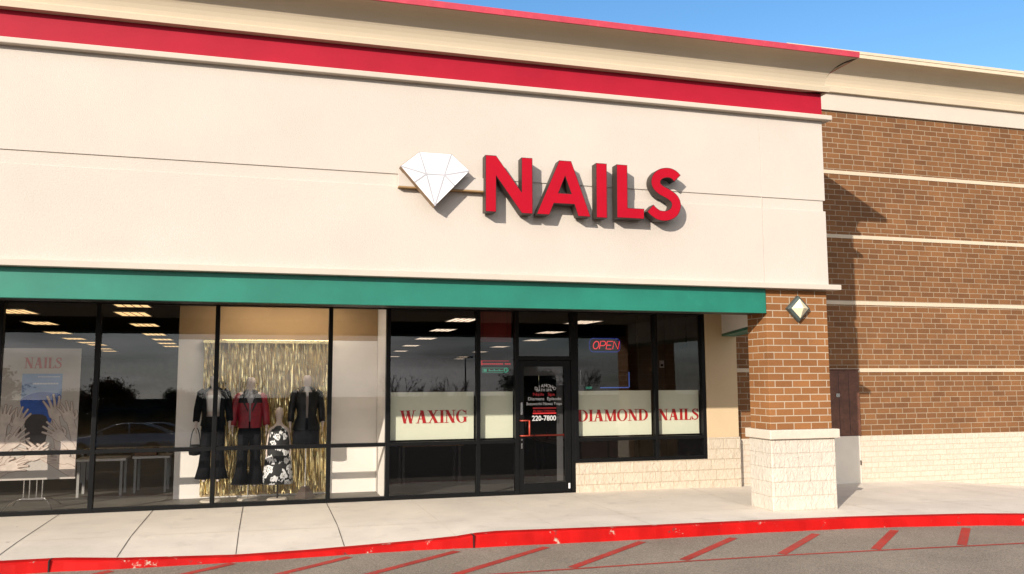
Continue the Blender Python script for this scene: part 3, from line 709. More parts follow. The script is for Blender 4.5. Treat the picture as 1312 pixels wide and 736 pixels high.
mb = MB(); mb.box(-1.42, 1.930, 15.42, 15.50, .004, 2.66); mb.build('display_wall', M['wall_white'], shop, bevel=.003)
mb = MB(); mb.box(-1.42, 1.930, 15.42, 15.50, 2.663, 3.355); mb.build('display_header', M['wall_tan'], shop)

# ------------------------------------------------------------------ brick building to the right
brk = empty('brick_building', (8.5, 14.4, 0), 'brown brick building with cream bands and cornice right of the storefront', 'building')
bx('brick_wall', M['brick'], brk, 8.52, 26, YB, 14.9, .84, 7.385)
bx('stone_base', M['stone_low'], brk, 8.52, 26, YB-.03, 14.9, -.5, .84, bevel=.01)
for z in (2.085, 3.425, 4.765, 6.075):
    bx('stone_band', M['band'], brk, 8.52, 26, YB-.012, YB+.02, z, z+.075, bevel=.004)
bx('frieze', M['stucco_trim'], brk, 9.62, 26, YB-.05, 14.9, 7.385, 7.80)
bx('rear_wall', M['brick'], brk, 9.8, 26, 14.9, 17.3, -.5, 8.2)
cv = [(-.3, 7.745), (.12, 7.745), (.12, 7.86), (.075, 7.885)]+[(.07+.42*(1-math.cos(R(a))), 7.90+.44*math.sin(R(a))) for a in range(0, 91, 9)]+[(-.3, 8.34)]
c2 = sweep(cv, 9.62, 26, YB, 15.2, mitre_right=False).build('cornice', M['cove'], brk)
mb = sweep([(-.3, 8.342), (.53, 8.342), (.53, 8.41), (.515, 8.41), (.515, 8.42), (.535, 8.42), (.535, 8.475), (-.3, 8.49)], 9.60, 26, YB, 15.2, mitre_right=False); mb.build('coping', M['coping_tan'], c2)
mb = MB(); mb.box(10.33, 11.262, YB-.062, YB-.002, .848, 2.125); mb.box(10.31, 11.275, YB-.085, YB-.002, 2.126, 2.15)
ud = mb.build('utility_door', M['door_brown'], brk, bevel=.004)
mb = MB()
for xg in (10.56, 10.79, 11.02): mb.box(xg-.004, xg+.004, YB-.0635, YB-.0615, .86, 2.11)
mb.build('plank_gap', M['trim_dark'], ud)
mb = MB(); mb.box(10.33, 11.235, YB-.062, YB-.034, -.07, .842); mb.build('lower_panel', M['door_cream'], ud, bevel=.004)
bx('latch', M['chrome'], ud, 10.72, 10.80, YB-.075, YB-.0625, 1.60, 1.67); bx('hinge', M['brown_base'], ud, 11.212, 11.236, YB-.072, YB-.0625, .28, .37)

# ------------------------------------------------------------------ illuminated sign
sign = empty('shop_sign', (1.67, YF, 4.2), 'red NAILS channel letters and white cut diamond mounted high on cream wall', 'sign')
FY = 11.17
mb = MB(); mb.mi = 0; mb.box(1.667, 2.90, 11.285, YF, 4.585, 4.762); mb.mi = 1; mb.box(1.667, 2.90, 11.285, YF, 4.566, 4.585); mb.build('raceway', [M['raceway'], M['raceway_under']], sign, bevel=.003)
D = [(1.923, 5.044), (2.371, 5.044), (2.628, 4.824), (2.143, 4.306), (1.67, 4.829)]; I1, I2, J1, J2 = (2.024, 4.742), (2.272, 4.745), (1.863, 4.62), (2.413, 4.605)
mb = MB(); mb.mi = 0; mb.prism([D], FY, 11.30); dia = mb.build('diamond', M['diamond_side'], sign)
cxd, czd = 2.15, 4.74
mb = MB(); mb.prism([[(cxd+(x-cxd)*.985, czd+(z-czd)*.985) for x, z in D]], FY-.006, FY-.0005); df = mb.build('face', M['diamond_white'], dia)
mb = MB()
ins = [(cxd+(x-cxd)*.985, czd+(z-czd)*.985) for x, z in D]
for k, (a, b_) in enumerate(((ins[0], I1), (ins[1], I2), (ins[4], I1), (I1, I2), (I2, ins[2]), (I1, ins[3]), (I2, ins[3]), (I1, J1), (I2, J2))):
    mb.prism([stroke([a, b_], .019, 1)], FY-.0085-.0003*k, FY-.0062)
mb.build('facet_lines', M['line_grey'], dia)
LET = {
 'N': [[(2.849, 5.066), (3.003, 5.066), (3.37, 4.567), (3.37, 5.066), (3.53, 5.066), (3.53, 4.270), (3.370, 4.270), (3.002, 4.780), (3.002, 4.270), (2.849, 4.270)]],
 'A': [[(3.928, 5.063), (4.109, 5.063), (4.395, 4.270), (4.205, 4.270), (4.151, 4.437), (3.844, 4.437), (3.775, 4.270), (3.585, 4.270)], [(4.015, 4.84), (4.103, 4.590), (3.914, 4.590)]],
 'I': [[(4.488, 5.063), (4.653, 5.063), (4.649, 4.266), (4.484, 4.266)]],
 'L': [[(4.806, 5.064), (4.974, 5.064), (4.970, 4.432), (5.230, 4.432), (5.225, 4.280), (4.800, 4.280)]],
 'S': [stroke([(5.775, 4.915), (5.715, 4.968), (5.625, 4.992), (5.510, 4.968), (5.435, 4.895), (5.430, 4.800), (5.500, 4.728), (5.620, 4.672), (5.715, 4.605), (5.745, 4.510), (5.700, 4.405), (5.590, 4.348), (5.470, 4.350), (5.385, 4.395), (5.325, 4.450)], .150, 5)]}
for ch, loops in LET.items():
    mb = MB(); mb.prism(loops, FY, 11.33, back=True)
    lo = mb.build('letter', M['sign_side'], sign); lo['label'] = 'red letter '+ch
    # trim cap: dark rim, face slightly in front
    MB().prism(loops, FY-.004, FY-.0003).build('trim_cap', M['trim_dark'], lo)
    if ch == 'S':
        inner = [stroke([(5.768, 4.921), (5.715, 4.968), (5.625, 4.992), (5.510, 4.968), (5.435, 4.895), (5.430, 4.800), (5.500, 4.728), (5.620, 4.672), (5.715, 4.605), (5.745, 4.510), (5.700, 4.405), (5.590, 4.348), (5.470, 4.350), (5.385, 4.395), (5.331, 4.443)], .136, 5)]
    else:
        def inset(lp, d):
            out = []; n = len(lp)
            ar = sum(lp[i][0]*lp[(i+1) % n][1]-lp[(i+1) % n][0]*lp[i][1] for i in range(n)); s = 1 if ar > 0 else -1
            for i in range(n):
                a, b_, c = (Vector(lp[(i+k) % n]) for k in (-1, 0, 1))
                e1 = (b_-a).normalized(); e2 = (c-b_).normalized(); n1 = Vector((-e1.y, e1.x))*s; n2 = Vector((-e2.y, e2.x))*s
                m_ = (n1+n2); m_ = m_/max(.35, m_.dot(n1)); out.append(tuple(b_+m_*d))
            return out
        inner = [inset(loops[0], .007)]+[inset(lp, -.007) for lp in loops[1:]]
    MB().prism(inner, FY-.0075, FY-.0042).build('face', M['sign_red'], lo)

# ------------------------------------------------------------------ wall lamp on the pillar
lamp = empty('wall_lamp', (7.90, 11.42, 3.04), 'diamond shaped grey wall lamp with cream pyramid lens on brick pillar', 'wall lamp')
c = Vector((7.895, 0, 3.045)); rr = .205
def dia_loop(r): return [(c.x, c.z-r), (c.x+r, c.z), (c.x, c.z+r), (c.x-r, c.z)]
mb = MB(); q0, q1, q2 = dia_loop(rr), dia_loop(rr*.98), dia_loop(.155)
mb.rings([[(p[0], 11.424, p[1]) for p in q0], [(p[0], 11.36, p[1]) for p in q1], [(p[0], 11.335, p[1]) for p in q2]][::-1], cap=True); mb.build('housing', M['lamp_metal'], lamp, bevel=.004)
mb = MB(); q = dia_loop(.15); mb.add([(p[0], 11.333, p[1]) for p in q]+[(c.x, 11.245, c.z)], [(0, 1, 4), (1, 2, 4), (2, 3, 4), (3, 0, 4)]); mb.build('lens', M['lamp_lens'], lamp)

# ------------------------------------------------------------------ window signs
def wsign(label, x0, x1, word=None, tx=None, z0=.962, z1=1.758):
    e = empty('window_sign', ((x0+x1)/2, 14.375, z0), label, 'sign', 'cream signs behind the lower windows')
    bx('sheet', M['sign_cream'], e, x0, x1, 14.372, 14.376, z0, z1)
    if word: serif_text(word, tx[0], tx[1], tx[2], tx[3], 14.3712).build('lettering', M['letter_red'], e)
wsign('cream window sign with red WAXING lettering', 2.03, 3.46, 'WAXING', (2.195, 3.355, 1.236, 1.452))
wsign('blank cream window sign between the WAXING sign and the door', 3.565, 4.16)
wsign('cream window sign with red DIAMOND lettering right of the door', 5.285, 6.79, 'DIAMOND', (5.36, 6.73, 1.215, 1.422))
wsign('narrow cream window sign with red NAILS lettering beside the stucco wall', 6.895, 7.755, 'NAILS', (6.928, 7.75, 1.212, 1.418))

# OPEN neon
neon = empty('neon_sign', (5.93, 14.45, 2.4), 'red neon OPEN sign with blue outline hanging in window', 'neon sign')
NX0, NX1, NZ0, NZ1 = 5.63, 6.22, 2.46, 2.70
def rrect(x0, x1, z0, z1, r, y, n=6):
    pts = []
    for cx_, cz_, a in ((x1-r, z1-r, 0), (x0+r, z1-r, 90), (x0+r, z0+r, 180), (x1-r, z0+r, 270)):
        pts += [(cx_+r*math.cos(R(a+90*i/n)), y, cz_+r*math.sin(R(a+90*i/n))) for i in range(n+1)]
    return pts+[pts[0]]
MB().tube(rrect(NX0, NX1, NZ0, NZ1, .07, 14.44), .011, 6).build('outline_tube', M['neon_blue'], neon)
mb = MB(); wl = .105; g = .025; x = NX0+.055; z0, z1 = NZ0+.05, NZ1-.05; sh = .03
def tb(pts): mb.tube([(px+sh*(pz-z0)/(z1-z0), 14.43, pz) for px, pz in pts], .0075, 6)
tb([(x+wl/2+wl/2*math.cos(R(a)), (z0+z1)/2+(z1-z0)/2*math.sin(R(a))) for a in range(0, 361, 24)]); x += wl+g
tb([(x, z0), (x, z1), (x+wl*.7, z1), (x+wl, z1-.025), (x+wl, z0+.085), (x+wl*.7, z0+.06), (x, z0+.06)]); x += wl+g
tb([(x+wl, z1), (x, z1), (x, z0), (x+wl, z0)]); tb([(x, (z0+z1)/2), (x+wl*.8, (z0+z1)/2)]); x += wl+g
tb([(x, z0), (x, z1), (x+wl, z0), (x+wl, z1)])
mb.build('letter_tube', M['neon_red'], neon)
mb = MB()
for xx in (NX0+.08, NX1-.08): mb.tube([(xx, 14.45, NZ1-.02), (xx, 14.45, 3.35)], .003, 5)
for zz in (NZ0+.07, NZ1-.07): mb.box(NX0, NX1, 14.452, 14.457, zz-.006, zz+.006)
mb.build('hanger', M['black_metal'], neon)
e = empty('red_banner', (3.86, 14.46, 2.6), 'dark red cloth banner hung high in the side window left of door', 'banner')
bx('cloth', pmat('banner_red', (.16, .014, .012), .9, var=.15), e, 3.56, 4.16, 14.46, 14.465, 2.62, 3.30); MB().tube([(3.54, 14.462, 3.31), (4.18, 14.462, 3.31)], .01, 8).build('rod', M['black_metal'], e)
# little lit board in the side window
dec = empty('lit_board', (3.85, 14.42, 2.1), 'small red and green lit board hanging in side window left of door', 'lit board')
mb = MB(); mb.mi = 0
mb.box(3.60, 4.10, 14.40, 14.41, 2.283, 2.293); mb.box(3.60, 3.62, 14.40, 14.41, 2.215, 2.293)
for i in range(11): mb.box(3.605+.036*i, 3.632+.036*i, 14.40, 14.41, 2.222, 2.250)
for i in range(3): mb.box(4.03+.036*i, 4.057+.036*i, 14.40, 14.41, 2.222, 2.250)
mb.mi = 1
mb.tube(rrect(3.62, 4.06, 2.085, 2.165, .01, 14.405), .004, 5)
mb.box(3.64, 3.70, 14.40, 14.41, 2.10, 2.15)
for i in range(9): mb.box(3.735+.03*i, 3.755+.03*i, 14.40, 14.41, 2.108, 2.128 if i % 3 else 2.145)
mb.tube([(4.05+.035*math.cos(R(a)), 14.405, 2.13+.035*math.sin(R(a))) for a in range(0, 361, 30)], .010, 5)
mb.build('lamp_strip', [M['led_red'], M['led_green']], dec)
mb = MB(); mb.tube([(3.63, 14.412, 2.29), (3.63, 14.412, 3.35)], .003, 5); mb.tube([(4.07, 14.412, 2.17), (4.07, 14.412, 3.35)], .003, 5); mb.box(3.59, 4.11, 14.411, 14.414, 2.19, 2.20); mb.build('hanger', M['black_metal'], dec)

# ------------------------------------------------------------------ ceiling lights
def troffer(mat):
    t = empty('ceiling_light', (0, 0, 0))
    mb = MB(); mb.box(-.31, .31, -.62, -.59, -.02, 0); mb.box(-.31, .31, .59, .62, -.02, 0); mb.box(-.31, -.29, -.59, .59, -.02, 0); mb.box(.29, .31, -.59, .59, -.02, 0); mb.build('frame', M['white_paint'], t)
    mb = MB(); mb.box(-.29, .29, -.59, .59, -.012, -.006); mb.build('diffuser', mat, t)
    mb = MB()
    for xx in (-.145, 0, .145): mb.box(xx-.008, xx+.008, -.59, .59, -.018, -.0125)
    mb.build('louvre', M['card'], t)
    return t
ORD = ['first', 'second', 'third', 'fourth', 'fifth', 'sixth', 'seventh', 'eighth']
rowsL = [('outer left', [(-4.84, 19.1), (-5.27, 23.0), (-5.87, 27.7), (-6.22, 31.7), (-6.39, 35.0), (-6.47, 37.3), (-7.04, 42.2), (-7.38, 45.7)], 'troffer_tan'),
         ('inner left', [(-2.40, 16.8), (-2.69, 19.3), (-2.95, 23.2), (-3.29, 28.1), (-3.45, 31.7), (-3.66, 35.2), (-3.82, 38.5)], 'troffer_tan'),
         ('nail salon left', [(4.42, 19.5), (4.82, 23.8), (5.30, 29.1), (5.88, 35.7), (6.55, 43.0), (7.84, 54.2)], 'troffer_white'),
         ('nail salon middle', [(7.48, 19.6), (8.21, 24.3), (9.38, 29.5), (9.89, 36.2), (10.83, 43.6), (12.38, 54.5), (13.4, 60.0)], 'troffer_white')]
for nm, pts, mt in rowsL:
    proto = None
    for i, (x, y) in enumerate(pts):
        o = proto if proto and i == 0 else (troffer(M[mt]) if proto is None else copy_tree(proto))
        proto = proto or o
        o.location = (x, y, 3.36)
        glow = 'tan glowing' if 'tan' in mt else 'pale glowing'
        tag(o, f'{glow} ceiling light panel, {ORD[i]} from the glass in the {nm} row', 'ceiling light', 'ceiling lights inside the shops')

# ------------------------------------------------------------------ display: tinsel curtain, mannequins
cur = MB(); random.seed(11)
x = -1.0
while x < 1.065:
    zt, zb = 2.62, random.uniform(.02, .12); n = 26; y0 = 15.36+random.uniform(-.035, .03); ph = random.uniform(0, 6.3); ww = random.uniform(.007, .014); tw = random.uniform(2, 7)
    vs_ = []
    for i in range(n+1):
        t = i/n; z = zt+(zb-zt)*t; a = .9*math.sin(ph+tw*t*3)+.6*math.sin(ph*2+t*31)+random.uniform(-.35, .35)
        cx_ = x+.010*math.sin(ph+t*9)*t; cy_ = y0+.012*math.sin(ph*3+t*14)
        dx, dy = ww*math.cos(a), ww*math.sin(a); vs_ += [(cx_-dx, cy_-dy, z), (cx_+dx, cy_+dy, z)]
    cur.add(vs_, [(2*i, 2*i+1, 2*i+3, 2*i+2) for i in range(n)]); x += random.uniform(.012, .021)
tc_ = empty('tinsel_curtain', (0, 15.38, 0), 'shiny gold tinsel curtain hanging behind the mannequins', 'curtain')
cur.build('foil_strips', M['gold'], tc_)
bx('header_strip', M['gold'], tc_, -1.02, 1.08, 15.31, 15.41, 2.60, 2.655, bevel=.004)
bx('foil_backing', M['gold_back'], tc_, -1.0, 1.06, 15.405, 15.412, .03, 2.60)

def skin_body(name, edges, parent, mat, sub=1):
    """edges: list of chains; each chain a list of (x, y, z, r); chains share joints by position"""
    vs_ = []; rad = []; es = []; idx = {}
    for ch in edges:
        pv = None
        for x_, y_, z_, r_ in ch:
            k = (round(x_, 4), round(y_, 4), round(z_, 4))
            if k not in idx: idx[k] = len(vs_); vs_.append((x_, y_, z_)); rad.append(r_)
            if pv is not None and pv != idx[k]: es.append((pv, idx[k]))
            pv = idx[k]
    me = bpy.data.meshes.new('s'); me.from_pydata(vs_, es, [])
    ob = bpy.data.objects.new('s', me); col.objects.link(ob)
    md = ob.modifiers.new('skin', 'SKIN')
    lay = me.skin_vertices[0].data if me.skin_vertices else None
    if lay is None:
        bm = bmesh.new(); bm.from_mesh(me); bm.verts.layers.skin.verify(); bm.to_mesh(me); bm.free(); lay = me.skin_vertices[0].data
    for i, r_ in enumerate(rad): lay[i].radius = r_ if isinstance(r_, tuple) else (r_, r_)
    lay[0].use_root = True
    sb = ob.modifiers.new('sub', 'SUBSURF'); sb.levels = sub; sb.render_levels = sub
    bpy.context.view_layer.update(); dg = bpy.context.evaluated_depsgraph_get()
    m2 = bpy.data.meshes.new_from_object(ob.evaluated_get(dg)); m2.name = name
    col.objects.unlink(ob); bpy.data.objects.remove(ob)
    m2.materials.clear(); m2.materials.append(mat)
    for p in m2.polygons: p.use_smooth = True; p.material_index = 0
    o = bpy.data.objects.new(name, m2); col.objects.link(o); o.parent = parent
    return o

def arm_chain(s, sh, el, wr):
    sx_, sy_, sz_ = sh; ex, ey, ez = el; wx, wy, wz = wr
    return [(s*sx_, sy_, sz_, .052), (s*ex, ey, ez, .040), (s*wx, wy, wz, .027), (s*wx, wy-.01, wz-.05, .030)]
def fingers(s, wr):
    wx, wy, wz = wr; b_ = (s*wx, wy-.01, wz-.05, .030); out = []
    for k, (dy, l) in enumerate(((-.032, .075), (-.011, .088), (.010, .082), (.030, .062))):
        out.append([b_, (s*wx, wy-.01+dy, wz-.088, .010), (s*(wx-.004), wy-.012+dy, wz-.088-l*.55, .0085), (s*(wx-.014), wy-.014+dy, wz-.088-l, .007)])
    out.append([b_, (s*(wx-.006), wy-.048, wz-.070, .011), (s*(wx-.012), wy-.060, wz-.105, .009)])
    return out
def mann_body(parent, z, sc=1.0, legs=True, head=True, mat='skin_plastic', arms=((.19, 0, 1.42), (.235, .02, 1.16), (.25, -.05, .92)), headr=1.0):
    Z = lambda v: z+v*sc
    pel = (0, 0, Z(.95), (.15*sc, .10*sc)); spine = [pel, (0, 0, Z(1.10), (.125*sc, .085*sc)), (0, .01, Z(1.28), (.15*sc, .10*sc)), (0, .01, Z(1.42), (.10*sc, .075*sc)), (0, .01, Z(1.52), .048*sc)]
    if head: spine += [(0, -.005, Z(1.575), .062*sc*headr), (0, -.012, Z(1.645), .082*sc*headr), (0, -.005, Z(1.725), .060*sc*headr)]
    ch = [spine]
    chest = (0, .01, Z(1.42), 0)
    for s in (-1, 1):
        sh, el, wr = [(a[0]*sc, a[1]*sc, Z(a[2])) for a in arms]
        ac = arm_chain(s, sh, el, wr); ch.append([chest]+ac); ch += fingers(s, wr)
        if legs: ch.append([pel, (s*.09, 0, Z(.86), .085), (s*.10, -.01, Z(.48), .055), (s*.105, .01, Z(.10), .036), (s*.105, -.03, Z(.035), .036), (s*.11, -.12, Z(.02), .026)])
    b_ = skin_body('body', ch, parent, M[mat])
    return b_, Z
def sleeve(mb, s, sh, el, wr, r0_=.070, r1=.064, r2=.054):
    mb.smooth = True
    mb.tube([(s*(sh[0]-.05), sh[1], sh[2]+.035), (s*sh[0], sh[1], sh[2]), (s*(sh[0]+el[0])/2, (sh[1]+el[1])/2, (sh[2]+el[2])/2), (s*el[0], el[1], el[2]), (s*(wr[0]+el[0])/2, (wr[1]+el[1])/2, (wr[2]+el[2])/2), (s*wr[0], wr[1], wr[2]+.02)], [r0_*.8, r0_, (r0_+r1)/2, r1, (r1+r2)/2, r2], 12)
def trousers(parent, z, sc=1, top=1.02, hem=.03, flare=.135, x=.10, w0=.10):
    mb = MB(); mb.smooth = True
    mb.loft([(z+top, 0, 0, .155, .115), (z+.92, 0, 0, .178, .125), (z+.83, 0, 0, .185, .125), (z+.80, 0, 0, .180, .12)], 18)
    for s in (-1, 1):
        mb.loft([(z+.84, s*.088, 0, .098, .112), (z+.65, s*.098, -.005, .09, .10), (z+.45, s*.105, -.01, .082, .088), (z+.25, s*.115, -.01, .095, .10), (z+hem, s*.125, -.015, flare, .125)], 16)
    return mb.build('trousers', M['black_cloth'], parent)
def base(parent, x, y, zt, mat='chrome', plate='stone_cap', r=.17, rod=.012):
    mb = MB(); mb.smooth = False
    mb.loft([(.004, x, y, r, r), (.014, x, y, r, r), (.03, x, y, r*.85, r*.85)], 24); mb.build('base_plate', M[plate], parent)
    MB().tube([(x, y, .02), (x, y, zt)], rod, 10).build('stand_rod', M[mat], parent)
def place(e, obs, loc): e.location = loc

# 1: open black jacket over a white top, flared trousers, handbag in the hand
def wrap(e, x, y): e.location = (x, y, 0)
A1_ = ((.195, 0, 1.43), (.245, .02, 1.17), (.262, -.04, .95))
e = empty('mannequin', (0, 0, 0), 'mannequin in open black jacket over white crop top, leftmost in display', 'mannequin', 'dressed mannequins in the display window')
mann_body(e, .33, 1.0, True, True, arms=A1_); Z0 = .33
trousers(e, Z0, top=1.05, hem=.05)
mb = MB(); mb.smooth = True; mb.loft([(Z0+1.13, 0, 0, .137, .098), (Z0+1.22, 0, 0, .155, .112), (Z0+1.32, 0, 0, .163, .12), (Z0+1.40, 0, 0, .13, .09)], 18); mb.build('crop_top', M['white_cloth'], e)
mb = MB(); mb.smooth = True
mb.loft([(Z0+.90, 0, .0, .200, .15), (Z0+1.05, 0, 0, .178, .132), (Z0+1.2, 0, 0, .182, .138), (Z0+1.36, 0, .0, .205, .138), (Z0+1.445, 0, .01, .205, .105), (Z0+1.485, 0, .01, .14, .092), (Z0+1.535, 0, .015, .072, .068)], 26, a0=R(-56), a1=R(236))
for s in (-1, 1): sleeve(mb, s, (A1_[0][0], 0, Z0+1.43), (A1_[1][0], .02, Z0+1.17), (A1_[2][0], -.04, Z0+.95))
mb.build('jacket', M['black_cloth'], e); base(e, 0, .05, .5); wrap(e, -.80, 14.93)
hb = empty('handbag', (0, 0, 0), 'small black handbag hanging from the hand of the leftmost mannequin', 'handbag')
mb = MB(); mb.smooth = True; mb.loft([(.0, 0, 0, .03, .02), (.015, 0, 0, .09, .045), (.09, 0, 0, .105, .05), (.16, 0, 0, .085, .035), (.18, 0, 0, .06, .02)], 16); mb.build('bag_body', M['black_leather'], hb)
mb = MB(); mb.tube([(.075*math.cos(R(a)), 0, .15+.30*math.sin(R(a))) for a in range(0, 181, 15)], .007, 6); mb.build('strap', M['black_leather'], hb)
hb.location = (-.80-.262, 14.89, Z0+.425); hb.rotation_euler = (0, 0, R(12))

# 2: red leather jacket, dark shoulders, grey shirt
e = empty('mannequin', (0, 0, 0), 'mannequin in red leather jacket with grey shirt and black flared trousers', 'mannequin', 'dressed mannequins in the display window')
Z0 = .235; mann_body(e, Z0, 1.04, True, True, arms=A1_); trousers(e, Z0, top=1.06, hem=.03, flare=.15)
mb = MB(); mb.smooth = True; mb.loft([(Z0+1.05, 0, 0, .16, .115), (Z0+1.30, 0, 0, .17, .125), (Z0+1.46, 0, 0, .12, .085), (Z0+1.56, 0, 0, .065, .06)], 18); mb.build('shirt', M['grey_cloth'], e)
mb = MB(); mb.smooth = True
mb.mi = 0; mb.loft([(Z0+.95, 0, 0, .195, .145), (Z0+1.05, 0, 0, .190, .140), (Z0+1.2, 0, 0, .198, .145), (Z0+1.36, 0, 0, .210, .145)], 26, a0=R(-86), a1=R(266))
mb.mi = 1; mb.loft([(Z0+1.36, 0, 0, .211, .146), (Z0+1.475, 0, .005, .215, .110), (Z0+1.52, 0, .01, .14, .092), (Z0+1.58, 0, .015, .078, .07)], 26, a0=R(-72), a1=R(252))
for s in (-1, 1):
    mb.mi = 0; sleeve(mb, s, (.20, 0, Z0+1.45), (.25, .02, Z0+1.19), (.268, -.04, Z0+.97), .074, .066, .056)
    mb.mi = 1; mb.add([(s*.03, -.150, Z0+1.20), (s*.11, -.142, Z0+1.36), (s*.075, -.118, Z0+1.50), (s*.035, -.125, Z0+1.36)], [(0, 1, 2, 3) if s > 0 else (3, 2, 1, 0)])
mb.build('jacket', [M['red_leather'], M['black_leather']], e); base(e, 0, .05, .45); wrap(e, -.225, 14.95)

# 3: child mannequin with printed dress
e = empty('mannequin', (0, 0, 0), 'small egg headed mannequin in black and white print dress', 'mannequin', 'dressed mannequins in the display window')
Z0 = .20; sc = .80
ch = [[(0, 0, .62, (.11, .09)), (0, 0, .85, (.10, .08)), (0, 0, 1.08, (.12, .085)), (0, .0, 1.19, (.07, .055)), (0, 0, 1.27, .036), (0, -.003, 1.34, .058), (0, -.006, 1.43, .080), (0, 0, 1.53, .052)]]
for s in (-1, 1): ch.append([(0, .0, 1.19, 0), (s*.135, 0, 1.16, .035), (s*.165, .01, .97, .028), (s*.185, -.03, .80, .022), (s*.188, -.04, .755, .024)]); ch += [[(s*.188, -.04, .755, .024), (s*.188, -.055+k*.012, .72, .008), (s*.185, -.058+k*.012, .685-.006*(k % 2), .006)] for k in range(4)]+[[(s*.188, -.04, .755, .024), (s*.184, -.072, .735, .008), (s*.182, -.08, .71, .007)]]
skin_body('body', ch, e, M['skin_plastic'])
mb = MB(); mb.smooth = True
mb.loft([(.262, 0, 0, .245, .17), (.45, 0, 0, .232, .16), (.72, 0, 0, .205, .145), (.95, 0, 0, .175, .13), (1.10, 0, 0, .15, .115), (1.185, 0, 0, .105, .08), (1.215, 0, 0, .06, .055)], 30)
for i, (vx, vy, vz) in enumerate(mb.v):
    if vz < .8:
        a = math.atan2(vy, vx); k = 1+.05*math.sin(a*9)*(.8-vz)/.5; mb.v[i] = (vx*k, vy*k, vz)
mb.build('dress', M['print_cloth'], e)
base(e, 0, 0, .6, 'black_metal', 'stone_cap', .17, .016); wrap(e, .245, 14.88)

# 4: bust form on a pole: black zipped jacket, peplum, short skirt
e = empty('mannequin', (0, 0, 0), 'bald headed mannequin bust in glossy black jacket on thin pole', 'mannequin', 'dressed mannequins in the display window')
Z0 = .30; mann_body(e, Z0, 1.02, False, True, mat='skin_plastic', arms=A1_)
mb = MB(); mb.smooth = True
mb.loft([(Z0+1.03, 0, 0, .165, .13), (Z0+.92, 0, 0, .205, .15), (Z0+.78, 0, 0, .215, .155), (Z0+.595, 0, 0, .222, .16)][::-1], 26); mb.build('skirt', M['black_cloth'], e)
mb = MB(); mb.smooth = True
mb.loft([(Z0+.84, 0, 0, .235, .172), (Z0+.95, 0, 0, .205, .155), (Z0+1.07, 0, 0, .158, .12), (Z0+1.2, 0, 0, .175, .135), (Z0+1.37, 0, 0, .208, .138), (Z0+1.465, 0, .01, .208, .105)], 26, a0=R(-84), a1=R(264))
mb.loft([(Z0+1.465, 0, .01, .208, .105), (Z0+1.505, 0, .01, .14, .092), (Z0+1.56, 0, .015, .076, .07)], 26, a0=R(-66), a1=R(246))
for s in (-1, 1): sleeve(mb, s, (.198, 0, Z0+1.44), (.245, .02, Z0+1.18), (.262, -.04, Z0+.95), .069, .062, .053)
mb.build('jacket', M['black_leather'], e)
mb = MB(); mb.loft([(Z0+1.40, 0, -.055, .05, .045), (Z0+1.56, 0, .0, .056, .056)], 14); mb.build('scarf', M['white_cloth'], e)
mb = MB(); mb.loft([(.005, 0, 0, .17, .14), (.03, 0, 0, .165, .135), (.16, 0, 0, .085, .07), (.20, 0, 0, .06, .05)], 4); mb.build('base_plate', M['brown_base'], e)
MB().tube([(0, 0, .18), (0, 0, 1.0)], .011, 8).build('stand_rod', M['chrome'], e); wrap(e, .69, 14.93)

e = empty('fill_strip', (.3, 14.75, 3.33), 'added fill light strip hidden on the ceiling above the dressed mannequins', 'ceiling light')  # unseen strip added to brighten the display wall and header
bx('housing', M['white_paint'], e, -.75, 1.35, 14.70, 14.80, 3.325, 3.358, bevel=.003)  # housing and diffuser belong to the added fill strip
bx('diffuser', emat('fill_glow', (1, .86, .70), 32), e, -.73, 1.33, 14.71, 14.79, 3.305, 3.324)
# ------------------------------------------------------------------ poster stand
PS = empty('poster_stand', (-3.42, 15.0, 0), 'tall poster of pale hands and blue shirt on silver stand behind glass', 'poster stand')
PX0, PX1, PZ0, PZ1 = -4.02, -2.83, .44, 2.48
def pp(x, y): return (-4.0+(x+12)/115*1.17, 2.48-(y-446)/168*2.03)
M['poster'] = pmat('poster', (.55, .50, .45), .5, var=.10, vscale=2)
M['poster_pale'] = pmat('poster_pale', (.64, .54, .47), .5, var=.2, vscale=6)
M['poster_shade'] = pmat('poster_shade', (.33, .22, .17), .5, var=.3, vscale=8)
M['poster_blue'] = pmat('poster_blue', (.02, .09, .42), .5, var=.25, vscale=4)
M['poster_sky'] = pmat('poster_sky', (.20, .32, .56), .5, var=.1)
M['poster_black'] = pmat('poster_black', (.035, .025, .022), .5, var=.3)
M['poster_text'] = pmat('poster_text', (.50, .10, .08), .5)
po = bx('poster', M['poster'], PS, PX0, PX1, 15.0, 15.008, PZ0, PZ1)
def shape(name, mat, polys, y, k=6):
    mb = MB()
    for i, pl in enumerate(polys):
        mb.prism([[tuple(v) for v in pl]], y-.0004*(i % 8)-.0006, y, back=False)
    return mb.build(name, mat, po)
def smoothpoly(pts, k=4):
    P = [Vector(p) for p in pts]; n = len(P); out = []
    for i in range(n):
        p0, p1, p2, p3 = P[i-1], P[i], P[(i+1) % n], P[(i+2) % n]
        for j in range(k):
            t = j/k; out.append(tuple(.5*((2*p1)+(-p0+p2)*t+(2*p0-5*p1+4*p2-p3)*t*t+(-p0+3*p1-3*p2+p3)*t**3)))
    return out
PPx = lambda l: [pp(*q) for q in l]
shape('printed_panel', M['poster_sky'], [PPx([(22, 479), (78, 479), (78, 512), (22, 512)])], 14.9995)
shape('printed_shirt', M['poster_blue'], [smoothpoly(PPx([(22, 512), (40, 504), (58, 503), (78, 508), (68, 530), (60, 548), (32, 540), (24, 525)]))], 14.998)
shape('printed_trousers', M['poster_black'], [smoothpoly(PPx([(31, 534), (58, 534), (60, 560), (52, 580), (36, 580), (30, 556)])), smoothpoly(PPx([(16, 538), (22, 541), (25, 555), (18, 556)]))], 14.9968)
hands = []
